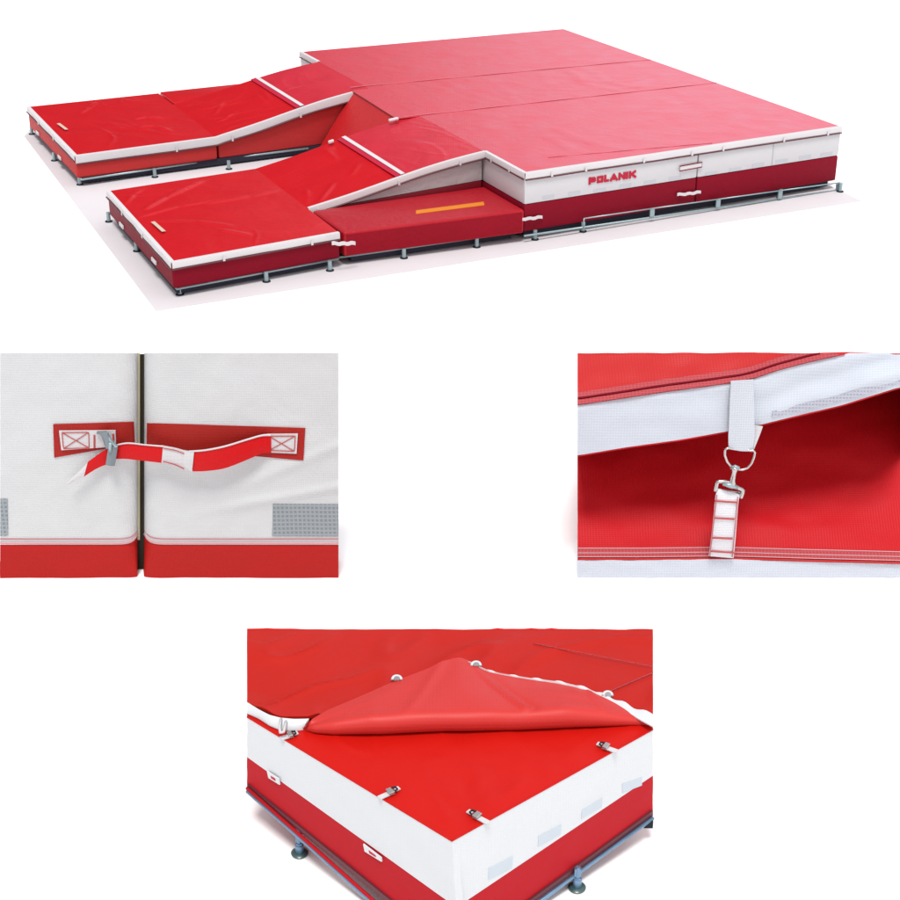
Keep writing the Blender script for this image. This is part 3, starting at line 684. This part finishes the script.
# red surface sloping up and back, deep below the cover
slope_n = V3((-HF.x*math.sin(math.radians(34)), -HF.y*math.sin(math.radians(34)), math.cos(math.radians(34))))
sp0 = W(740, 561, D2-.004)
P = []
for i in range(NX+1):
    x = X0+(X1-X0)*i/NX; yb_ = interp(lowc, x)+.4; r = []
    for j in range(61):
        t = j/60; y = yb_+(352.5-yb_)*t
        q = PL(x, y, sp0, slope_n)
        am = .028*noise.noise(V3((x*.013+y*.004, y*.02, 1.7)))+.012*noise.noise(V3((x*.03, y*.05, 4)))
        # a broad crease running down to the right
        c = (y-interp([(577, 490), (900, 560)], x)); am += .02*math.exp(-(c/16)**2)*max(0, min(1, (x-700)/120))
        q += slope_n*am*min(1, t*6); r.append(q)
    P.append(r)
mk('red_top', sheet(P, pushk(1.004)), M['r2'], lm, True, 50)
# support body behind the top so that it is a solid mat
X0c, X1c = X0+26, X1-26
pa_, pb_, pc_, pd_ = W(X0c, 572, D2+.05), W(X1c, 572, D2+.05), PL(X1c, 356, sp0-slope_n*.06, slope_n), PL(X0c, 356, sp0-slope_n*.06, slope_n)
bm = bmesh.new(); q = [z(pa_, .01), z(pb_, .01), z(pc_, .01), z(pd_, .01)]
tt = [PL(X0c, 566, sp0-slope_n*.06, slope_n), PL(X1c, 566, sp0-slope_n*.06, slope_n), pc_, pd_]
A = [bm.verts.new(p) for p in (z(tt[0], .01), z(tt[1], .01), q[2], q[3])]; B = [bm.verts.new(p) for p in tt]
bm.faces.new(A); bm.faces.new(B[::-1])
for i in range(4): bm.faces.new((A[i], A[(i+1) % 4], B[(i+1) % 4], B[i]))
mk('core', bm, M['r2'], lm)
def on2(x, y, up=.01): return PL(x, y, sp0, slope_n)+slope_n*up
# stitched hem along the lower red edge
def hem(ya, yb, mat, up, name, par, x0=X0, x1=X1):
    P = [[on2(x, interp(lowc, x)+ya, up), on2(x, interp(lowc, x)+yb, up)] for x in [x0+(x1-x0)*i/60 for i in range(61)]]
    return mk(name, sheet(P, lambda p: p-slope_n*.012), mat, par)
hm = hem(-11.5, -2.2, M['weldred'] if 'weldred' in M else M['weld'], .0105, 'welded_hem', lm)
for yy in (-11.0, -6.2, -2.4):
    pts = [on2(x, interp(lowc, x)+yy, .014) for x in [X0+(X1-X0)*i/60 for i in range(61)]]
    mk('stitch_line', tube(pts, .004, 5), M['thread_white'], hm, True)
pts = [on2(x, interp(lowc, x)-.6, .006) for x in [X0+(X1-X0)*i/60 for i in range(61)]]
mk('piping', tube(pts, .008, 6), M['r2top'], lm, True)
# the cover edge above: white band hanging, red top going back
cv = thing('cover_edge', 'raised cover edge, red above a wide white band with a webbing loop', 'cover', W(740, 420, D2-.05))
topc = [p2(*q) for q in ((20, 177), (120, 162), (250, 142), (400, 122), (470, 112), (505, 103), (560, 84), (650, 60), (760, 36), (900, 8))]
botc = [p2(*q) for q in ((20, 315), (150, 293), (300, 272), (430, 249), (500, 236), (600, 211), (740, 178), (900, 128))]
def sm(tab, x): return (interp(tab, x-6)+interp(tab, x)*2+interp(tab, x+6))/4
DC = D2-.015
P = []
for i in range(NX*2+1):
    x = X0+(X1-X0)*i/(NX*2); a, b = sm(topc, x), sm(botc, x); r = []
    a = max(a, 353.0)
    for j in range(15):
        y = a+(b-a)*j/14; dd = .012*noise.noise(V3((x*.02+y*.03, y*.045-x*.012, 2)))
        dd += .02*math.exp(-((y-(interp([(700, 425), (800, 385), (900, 355)], x)))/7)**2)*max(0, min(1, (x-745)/40))
        dd -= .018*math.exp(-((y-(interp([(700, 440), (800, 402), (900, 375)], x)))/6)**2)*max(0, min(1, (x-745)/40))
        if j == 0: dd += .012
        r.append(W(x, y, DC+dd+.05*(j/14)**2*0))
    P.append(r)
wb = mk('white_band', sheet(P, pushk(1.003)), M['w2'], cv, True, 50)
# red line of underside at the lower edge and welded line in the white band
pts = [W(x, sm(botc, x)+.5, DC+.008) for x in [X0+(X1-X0)*i/90 for i in range(91)]]
mk('red_lining_edge', tube(pts, .007, 6), M['r2'], wb, True)
xs = [772+(X1-772)*i/40 for i in range(41)]
P = [[W(x, sm(botc, x)-10.5, DC-.014), W(x, sm(botc, x)-4, DC-.014)] for x in xs]
mk('welded_line', sheet(P, lambda p: p+HF*.005), M['w2weld'] if 'w2weld' in M else M['web'], wb)
# red top, sloping back behind
rn = V3((-HF.x*math.sin(math.radians(25)), -HF.y*math.sin(math.radians(25)), math.cos(math.radians(25))))
P = []
for i in range(NX+1):
    x = X0+(845-X0)*i/NX; b = max(sm(topc, x), 353.2)+.6; p_ = W(x, b, DC-.004); r = []
    for j in range(21):
        y = b+(353.0-b)*j/20; q = PL(x, y, p_, rn); q += rn*.012*noise.noise(V3((x*.03, y*.06, 8)))*min(1, j/3); r.append(q)
    P.append(r)
rt = mk('red_top', sheet(P, pushk(1.002)), M['r2top'], cv, True, 50)
# underside and padding of the raised cover, reaching back to the slope
bm = bmesh.new(); xs_ = [X0+.3+(X1-.6-X0)*i/30 for i in range(31)]; rows = []
for x in xs_:
    a = W(x, sm(botc, x)-1.0, DC+.03); t_ = W(x, max(sm(topc, x), 353)+.6, DC+.03)
    rb_ = ray(x, sm(botc, x)-1.0); k_ = 1.0+1.25/(DC); back_ = CAM+(a-CAM)*k_; tb_ = CAM+(t_-CAM)*k_
    rows.append([bm.verts.new(v) for v in (a, back_, z(tb_, tb_.z), t_)])
for r0_, r1_ in zip(rows, rows[1:]):
    for k in range(4): bm.faces.new((r0_[k], r0_[(k+1) % 4], r1_[(k+1) % 4], r1_[k]))
bm.faces.new(rows[0]); bm.faces.new(rows[-1][::-1])
mk('padding', bm, M['r2'], cv)
for xe in (X1-.5,):                                   # unseen wall added to keep light out of the pocket
    e1 = [W(xe, sm(botc, xe)-1, DC+.02), W(xe, sm(botc, xe)-1, DC+1.2)]
    e2 = [PL(xe, 548, sp0, slope_n), PL(xe, 400, sp0, slope_n)]
    mk('pocket_light_block', prism([e1[0], PL(xe, 455, sp0, slope_n), PL(xe, 360, sp0, slope_n), e1[1]], lambda p: CAM+(p-CAM)*1.0+RT*(.01 if xe > 700 else -.0)), M['r2'], cv)
for (o1, o2, mt, up) in ((-12.5, -7.5, M['weld'], .010), (-5.0, -.5, M['weld'], .010)):
    xs = [X0+(838-X0)*i/80 for i in range(81)]
    P = []
    for x in xs:
        b = sm(topc, x)
        if b+o1 < 353.3: 
            if b+o2 < 353.6: break
        p_ = W(x, b, DC-.004)
        P.append([PL(x, max(353.2, b+o1), p_+rn*up, rn), PL(x, max(353.5, b+o2), p_+rn*up, rn)])
    mk('welded_seam', sheet(P, lambda p: p-rn*.008), mt, rt)
pts = [PL(x, sm(topc, x)-6.3, W(x, sm(topc, x), DC)+rn*.012, rn) for x in [X0+(820-X0)*i/80 for i in range(81)]]
mk('stitch_line', tube(pts, .006, 5), M['side'], rt, True)
# webbing loop, ring, snap hook, lower webbing
def p3(x, y): return (690+x/5.056, 400+y/5.056)
lw = ribbon('webbing_loop', [(731, 381.5, 753.5, 380.0, .035), (730, 400, 754, 399, .04), (729, 425, 754.5, 424, .05), (728.5, 438, 754.5, 437, .055), (728.8, 449.5, 752.5, 452, .058)], DC, M['webc'] if 'webc' in M else M['web'], cv, .012)
ribbon('webbing_return', [p3(325, 130)+p3(368, 135)+(.03,), p3(325, 180)+p3(352, 180)+(.035,), p3(318, 245)+p3(324, 250)+(.045,)], DC, M['web'], cv, .008)
def arc(cx, cy, rx, ry, a0, a1, n): return [(cx+rx*math.cos(a0+(a1-a0)*k/n), cy+ry*math.sin(a0+(a1-a0)*k/n)) for k in range(n+1)]
ring_px = [(726.5, 447.5)]+[(a, b) for a, b in arc(739.5, 455, 15, 14.2, math.pi*1.02, 0.05, 22)]+[(754.5, 451)]
ring_px = [(728, 448), (725.2, 449.5), (724.8, 455), (727, 461.5), (731, 466.3), (736, 469), (742, 469.8), (747.5, 468), (751.5, 463.5), (754, 457.5), (755, 452.5), (753.5, 450.5)]
rq = dens([V3((*p, 0)) for p in ring_px], 40)
hk = thing('snap_hook', 'grey metal ring and snap hook between the two white webbing loops', 'snap hook', W(738, 470, DC-.05))
mk('ring', tube([W(p.x, p.y, DC-.075) for p in rq]+[W(740, 450.2, DC-.03)], .0085, 10, closed=True), M['metal'], hk, True)
pz = [V3((*p3(228, 340), 0)), V3((*p3(222, 375), 0)), V3((*p3(214, 410), 0)), V3((*p3(212, 428), 0))]
mk('shank', tube([W(p.x, p.y, DC-.095) for p in dens(pz, 10)], [.022, .022, .02, .017, .016, .016, .018, .018, .02, .024, .028], 10), M['metal'], hk, True)
mk('eye', tube([W(*q, DC-.08-.02*math.sin(k)) for k, q in enumerate([p3(208, 345), p3(228, 335), p3(248, 345)])], .012, 8), M['steel'], hk, True)
bar = [p3(128, 460), p3(140, 412), p3(180, 412), p3(212, 425), p3(245, 445), p3(270, 455), p3(258, 495)]
mk('crossbar', tube([W(p.x, p.y, DC-.085) for p in dens([V3((*q, 0)) for q in bar], 24)], .014, 8), M['metal'], hk, True)
mk('pin', tube([W(*p3(135, 452), DC-.06), W(*p3(262, 470), DC-.06)], .010, 8), M['metal'], hk, True)
mk('jaw', tube([W(*p3(165, 425), DC-.10), W(*p3(205, 432), DC-.11), W(*p3(240, 445), DC-.10)], [.010, .02, .010], 8), M['steel'], hk, True)
def lowout(y): return (D2-(PL(740, y, sp0, slope_n)-CAM).dot(HF))+.04
wl_ = ribbon('webbing_strap', [p3(138, 448)+p3(255, 478)+(.09,), p3(128, 500)+p3(246, 510)+(.105,), p3(120, 590)+p3(238, 600)+(.10,), p3(108, 700)+p3(230, 705)+(.075,), p3(96, 790)+p3(220, 800)+(.03,)], D2, M['webs'] if 'webs' in M else M['web'], None, .012)
tag(wl_, 'white webbing strap with red cross stitching rising from the lower mat edge', 'strap')
def w2out(y): return interp([(488, .09), (500, .105), (518, .10), (539, .075), (558, .03)], y)+.012
def lseg(a, b, r=.0045, mat='thread'):
    a, b = p3(*a), p3(*b); q = dens([V3((*a, 0)), V3((*b, 0))], 10)
    mk('stitching', tube([W(p.x, p.y, D2-w2out(p.y)) for p in q], r, 5), M[mat], wl_, True)
for (a, b) in (((126, 510), (240, 518)), ((122, 596), (225, 603)), ((114, 697), (215, 702)), ((104, 765), (222, 772))): lseg(a, b, .0065)
lseg((136, 480), (100, 790), .004, 'thread_pink'); lseg((242, 490), (214, 795), .004, 'thread_pink')
# ============================================================ SAMPLE 3: corner of a mat with its cover folded back
T = .76
k0 = U(451.8, 841, T); k1 = U(247, 717, T); k2 = U(653, 729.5, T)
f1, f2 = U(247, 629.5, T), U(653, 629.5, T)
cm = thing('corner_mat', 'mat corner with white sides and crimson skirt, cover folded back', 'mat', z(lerp(k1, k2, .5), .1))
def face3(a, b, tab_top, tab_bot, mat, name, off=0.0, n=60, m=6, wob=.006, seed=0):
    """upright side a-b between two pixel curves, as a solid 6 cm thick"""
    nrm = V3((b.y-a.y, a.x-b.x, 0)).normalized(); nrm = nrm if nrm.dot(CAM-a) > 0 else -nrm
    x0, x1 = tab_top[0][0], tab_top[-1][0]; P = []
    for i in range(n+1):
        t = i/n; r = []
        xa = x0+(x1-x0)*t; xb = tab_bot[0][0]+(tab_bot[-1][0]-tab_bot[0][0])*t
        pa, pb = VP(xa, interp(tab_top, xa), a, b, off), VP(xb, interp(tab_bot, xb), a, b, off)
        for j in range(m+1):
            q = lerp(pa, pb, j/m); r.append(q+nrm*wob*noise.noise(V3((xa*.03, j*.5, seed)))*math.sin(math.pi*j/m))
        P.append(r)
    return mk(name, sheet(P, lambda p: p-nrm*.05), mat, cm, True, 50)
ln1 = [(247, 717.8), (451.8, 842)]; ln2 = [(451.8, 842), (653, 730.4)]
wl3 = face3(k1, k0, ln1, [(247, 757), (456.5, 907.5)], M['w3'], 'white_side', 0, seed=1)
wr3 = face3(k0, k2, ln2, [(456.5, 907.5), (653, 775.6)], M['w3'], 'white_side', 0, seed=2)
rl3 = face3(k1, k0, [(247, 757.2), (456.5, 907.8)], [(247, 787), (450, 951)], M['r3side'], 'crimson_skirt', .0, seed=3)
rr3 = face3(k0, k2, [(456.5, 907.8), (653, 775.8)], [(459, 955), (653, 813)], M['r3side'], 'crimson_skirt', .0, seed=4)
for (a, b, c, d, p, q) in (((247, 784.5), (450, 948.5), (247, 789), (450, 954), k1, k0), ((459, 952), (653, 811), (459, 957), (653, 816), k0, k2)):
    face3(p, q, [a, b], [c, d], M['maroon'], 'piping', .012, m=1, wob=0)
# top surface (under the cover) as a gently padded solid
P = []
for i in range(61):
    r = []
    for j in range(61):
        u, v = i/60, j/60
        # map square to the polygon f1-k1-k0-k2-f2 : near boundary follows the corner
        xs_ = 247+406*u; yn = interp([(247, 717), (451.8, 841), (653, 729.5)], xs_); y = 629.5+(yn-629.5)*v
        q = U(xs_, y, T); ed = min(1, (1-v)*10); q.z += .004*ed+(.007*ns(q, 3, 2)+.003*ns(q, 9, 5)+.006*max(0, 1-abs(ns(V3((q.x, q.y*.4, 0)), 4, 9))*7)**2)*ed; r.append(q)
    P.append(r)
c3_ = lerp(lerp(k1, k2, .5), lerp(f1, f2, .5), .35)
mk('red_top', sheet(P, lambda p: lerp(p, z(c3_, p.z), .10)-V3((0, 0, .03))), M['r3'], cm, True, 50)
# core below so that the sample is solid from every side
bm = bmesh.new(); ins = V3((0, 0, 0))
def inset(p, c, d=.06): return p+(c-p).normalized()*d
cc = lerp(k1, k2, .5); poly = [inset(p, cc) for p in (k0, k2, f2, f1, k1)]
zb_ = .14
mk('core', vsolid([z(p, T-.045) for p in poly], zb_), M['r3side'], cm)
# edge cord
for a, b in ((k1, k0), (k0, k2)): mk('edge_cord', tube([lerp(a, b, i/20)+V3((0, 0, .001)) for i in range(21)], .0045, 6), M['r3'], cm, True)
# printed labels at the white/crimson boundary
for quad in (((266.8, 771.5), (278.5, 779), (279.5, 785), (268.3, 778)), ((363, 844.2), (381, 858), (381.5, 862), (364.5, 851.5))):
    pp = [VP(x, y, k1, k0, .014) for x, y in quad]; nn = V3((k0.y-k1.y, k1.x-k0.x, 0)).normalized(); nn = nn if nn.dot(CAM-k0) > 0 else -nn
    lb = mk('label_tag', prism(pp, lambda p: p-nn*.008), M['w3'], cm)
    c = sum(pp, V3())/4; ins_ = [lerp(c, p, .38)+nn*.002 for p in pp]
    mk('label_print', prism(ins_, lambda p: p-nn*.002), M['logo'], lb)
for quad in (((489, 868), (513, 856.5), (512, 868), (488.5, 880)), ((538.5, 836), (561.5, 824.5), (561, 834), (538, 847)), ((582, 809.5), (602.5, 798), (602, 806.5), (581.5, 819)), ((622.5, 784), (642, 777), (642, 785.5), (622.5, 793))):
    pp = [VP(x, y, k0, k2, .0025) for x, y in quad]; nn = V3((k2.y-k0.y, k0.x-k2.x, 0)).normalized(); nn = nn if nn.dot(CAM-k0) > 0 else -nn
    mk('vent_patch', prism(pp, lambda p: p-nn*.006), M['vent3'], cm)
# fastening clips on the top
def clip(x0, y0, x1, y1):
    a, b = U(x0, y0, T+.012), U(x1, y1, T+.012); d = (b-a); L = d.length; dn = d.normalized(); s = V3((dn.y, -dn.x, 0)); up = V3((0, 0, 1)); c = lerp(a, b, .35)
    bm = bmesh.new(); box(bm, c, dn*L*.7, s*.030, up*.006); o = mk('clip_webbing', bm, M['web'], cm)
    bm = bmesh.new(); box(bm, lerp(a, b, .55)+up*.012, dn*L*.25, s*.045, up*.014); bev(bm, .003, 1); mk('clip_buckle', bm, M['metal'], o)
    mk('clip_hook', tube([lerp(a, b, .6)+up*.012-s*.02, lerp(a, b, .85)+up*.016-s*.008, lerp(a, b, .85)+up*.016+s*.010, lerp(a, b, .6)+up*.012+s*.02], .005, 6), M['black'], o, True)
    bm = bmesh.new(); box(bm, lerp(a, b, .88)+up*.008, dn*L*.22, s*.026, up*.006); mk('clip_tip', bm, M['web'], o)
clip(379, 798, 399.5, 789); clip(280.5, 738.5, 298, 733.8); clip(488.5, 823, 467.5, 812); clip(617, 751.5, 597, 744.5)
# steel rail and feet
fr3 = thing('base_frame', 'blue grey steel rail with screw feet under the mat corner', 'base frame', z(k0, 0), 'steel base frames')
fr3['label'] = 'blue grey steel rail with two screw feet under the folded-back cover corner'
def edgeline(x0, y0, x1, y1, a, b, off): return VP(x0, y0, a, b, off), VP(x1, y1, a, b, off)
ra, rb_ = edgeline(247, 791, 366, 897, k1, k0, .02); rb2 = lerp(ra, rb_, 1.8)
mk('rail', tube([ra, rb2], .011, 8), M['blue_steel'], fr3, True)
ra2, rb3 = edgeline(653, 818, 546, 897, k0, k2, .02); rb4 = lerp(ra2, rb3, 1.8)
mk('rail', tube([ra2, rb4], .011, 8), M['blue_steel'], fr3, True)
mk('skirt_gap', tube([lerp(ra, rb2, t)+V3((0, 0, .022)) for t in (0, 1)], .010, 8), M['r3side'], fr3, True)
for (x, y, hf) in ((299.7, 853.5, .30), (577, 888, .145)):
    c = U(x, y, .004); h = hf
    f = mk('foot', lathe(c, ((.020, .012), (.024, .02), (.024, .062), (.014, .066), (.012, h))), M['blue_steel'], fr3, True, 40)
    mk('foot_pad', lathe(c, ((.046, 0), (.048, .008), (.040, .014), (.024, .018))), M['rubber'], f, True, 40)
    mk('foot_nut', lathe(c+V3((0, 0, .064)), ((.020, 0), (.020, .012)), 6), M['blue_steel'], f)
    bm = bmesh.new(); box(bm, c+V3((0, 0, min(.11, h-.02))), RT*.035, HF*.02, V3((0, 0, .05))); mk('foot_bracket', bm, M['blue_steel'], f)
bm = bmesh.new(); c = VP(651, 823, k0, k2, .02); box(bm, c+RT*-.015, RT*.05, HF*.03, V3((0, 0, .05))); mk('rail_joint', bm, M['black'], fr3)
# the folded-back cover
fc = thing('folded_cover', 'red cover folded back over the mat corner, white edging along its fold', 'mat cover', z(lerp(k1, k2, .5), T))
def p6(x, y): return (240+x/3.2143, 620+y/3.2143)
def p7(x, y): return (440+x/3.2143, 620+y/3.2143)
ZC = T+.035
# still-lying part: from the far edge to the folded line
near = [(247, 704), p6(60, 290), p6(130, 318), p6(220, 318), (318, 716), (400, 712), (600, 716), (653, 718)]
P = []
for i in range(81):
    x = 247+406*i/80; yn = interp(near, x); r = []
    for j in range(41):
        v = j/40; y = 629.8+(yn-629.8)*v; q = U(x, y, ZC)
        w_ = .016*ns(q, 2.2, 4)+.022*(1-min(1, abs(noise.noise(V3((q.x*1.2+q.y*.5, q.y*2.6-q.x*1.1, 2))))*6))**2*(1 if j > 1 else 0)
        q.z += w_*min(1, v*5)+.015*max(0, v-.8)*5*(1 if x < 320 else .3); r.append(q)
    P.append(r)
mk('cover_panel', sheet(P, lambda p: p-V3((0, 0, .02))), M['r3top'], fc, True, 50)
# a panel seam on the lying cover
for (a, b) in ((p7(540, 232), p7(685, 168)), (p7(300, 75), p7(685, 150))):
    q = [U(a[0]+(b[0]-a[0])*k/12, a[1]+(b[1]-a[1])*k/12, ZC+.016) for k in range(13)]; mk('panel_seam', tube(q, .003, 5), M['weld'], fc, True)
# left white edging curving to the fold
up_ = [(247, 702), p6(60, 287), p6(95, 305), p6(130, 314), p6(175, 318), p6(222, 317)]
dn_ = [(247, 711.8), p6(60, 312), p6(95, 335), p6(130, 349), p6(175, 352), p6(203, 348)]
A = dens([U(x, y, ZC+.02) for x, y in up_], 24); B = dens([U(x, y, ZC-.015) for x, y in dn_], 24)
le = mk('white_edging', sheet([[a, lerp(a, b, .5)+V3((0, 0, .006)), b] for a, b in zip(A, B)], lambda p: p-V3((0, 0, .012))), M['w3'], fc, True, 50)
q = [p6(132, 318), p6(127, 345), p6(130, 362), p6(140, 360), p6(148, 325)]
mk('fastening_loop', tube([U(x, y, ZC+.022) for x, y in q], .008, 6), M['web'], le, True)
# the fold: rolled underside
foldB = [p6(200, 350), p6(240, 365), p6(300, 373), p6(450, 376), p6(675, 366), p7(100, 366), p7(250, 362), p7(400, 356), p7(550, 345), p7(640, 338), p7(685, 334)]
edgeE = [p6(212, 340), p6(232, 318), p6(280, 290), p6(380, 248), p6(500, 195), p6(600, 157), p6(655, 134), p6(690, 122), p7(65, 120), p7(95, 131), p7(150, 160), p7(300, 188), p7(430, 214), p7(520, 240), p7(590, 270), p7(640, 296), p7(685, 322)]
NS = 120
Bp = dens([V3((*p, 0)) for p in foldB], NS); Ep = dens([V3((*p, 0)) for p in edgeE], NS)
P = []; Eedge = []
for i in range(NS+1):
    b, e2 = Bp[i], Ep[i]; gap = max(1.0, b.y-e2.y); r0 = min(.06, max(.006, gap*.0013))*(1+.10*noise.noise(V3((i*.06, 3, 1))))
    pb = U(b.x, b.y, T+.012); pe = U(e2.x, e2.y, ZC+.022)
    d = z(pe-pb, 0); dl = d.length; dn = d/max(1e-6, dl)
    c = pb+dn*min(r0*.9, dl*.4)+V3((0, 0, r0)); row = [pb+dn*r0*1.6+V3((0, 0, .0))]
    for k in range(9):
        th = -math.pi/2+k/8*math.pi*.92; row.append(c-dn*math.cos(th)*r0+V3((0, 0, math.sin(th)*r0)))
    last = row[-1]
    for k in range(1, 19):
        t = k/18; q = lerp(last, pe, t); h = last.z+(pe.z-last.z)*(t**1.2)
        q.z = h+.010*noise.noise(V3((i*.045, t*2.2, 6)))*math.sin(math.pi*t)+.022*math.exp(-((i/NS-.65+.16*t)/.011)**2)*(1-t)**.5-.012*math.exp(-((i/NS-.67+.16*t)/.015)**2)*(1-t)**.5+.010*math.exp(-((i/NS-.86+.05*t)/.012)**2)+.008*math.exp(-((i/NS-.30-.10*t)/.02)**2)
        row.append(q)
    P.append(row); Eedge.append(pe)
mk('folded_flap', sheet(P, lambda p: p-V3((0, 0, .007))), M['r3under'], fc, True, 60)
# white edging on the flap, widening to the right
wpts = [(468, 661.5, 1.0), (477, 665.5, 1.4), (490, 671, 1.5), (502, 674, 1.3), (533, 678.5, 1.6), (555, 681, 1.8), (574, 684.5, 2.0), (592, 689.5, 3), (610, 696.5, 4), (625, 703, 5.5), (639, 709.5, 7), (653, 713.5, 9.5)]
A = dens([U(x, y, ZC+.030) for x, y, w_ in wpts], 60); B = dens([U(x, y+w_*1.35, ZC+.022) for x, y, w_ in wpts], 60)
fe = mk('white_edging', sheet([[a+V3((0, 0, .008*math.sin(i*.9))), lerp(a, b, .5)+V3((0, 0, .008)), b] for i, (a, b) in enumerate(zip(A, B))], lambda p: p-V3((0, 0, .007))), M['w3'], fc, True, 50)
for (x, y) in (p6(504, 188), p7(116, 143), p7(539, 239)):
    pts = [U(x+4.4*math.cos(a), y+1.0-3.6*math.sin(a), ZC+.035) for a in [math.pi*k/10 for k in range(11)]]
    lo = mk('fastening_loop', tube(pts, .0085, 7), M['w3'], fc, True)
    bm = bmesh.new(); box(bm, U(x, y, ZC+.034), RT*.03, HF*.04, V3((0, 0, .010))); mk('loop_tab', bm, M['metal'], lo)
for o in sc.objects:
    if '_w' in o: del o['_w']
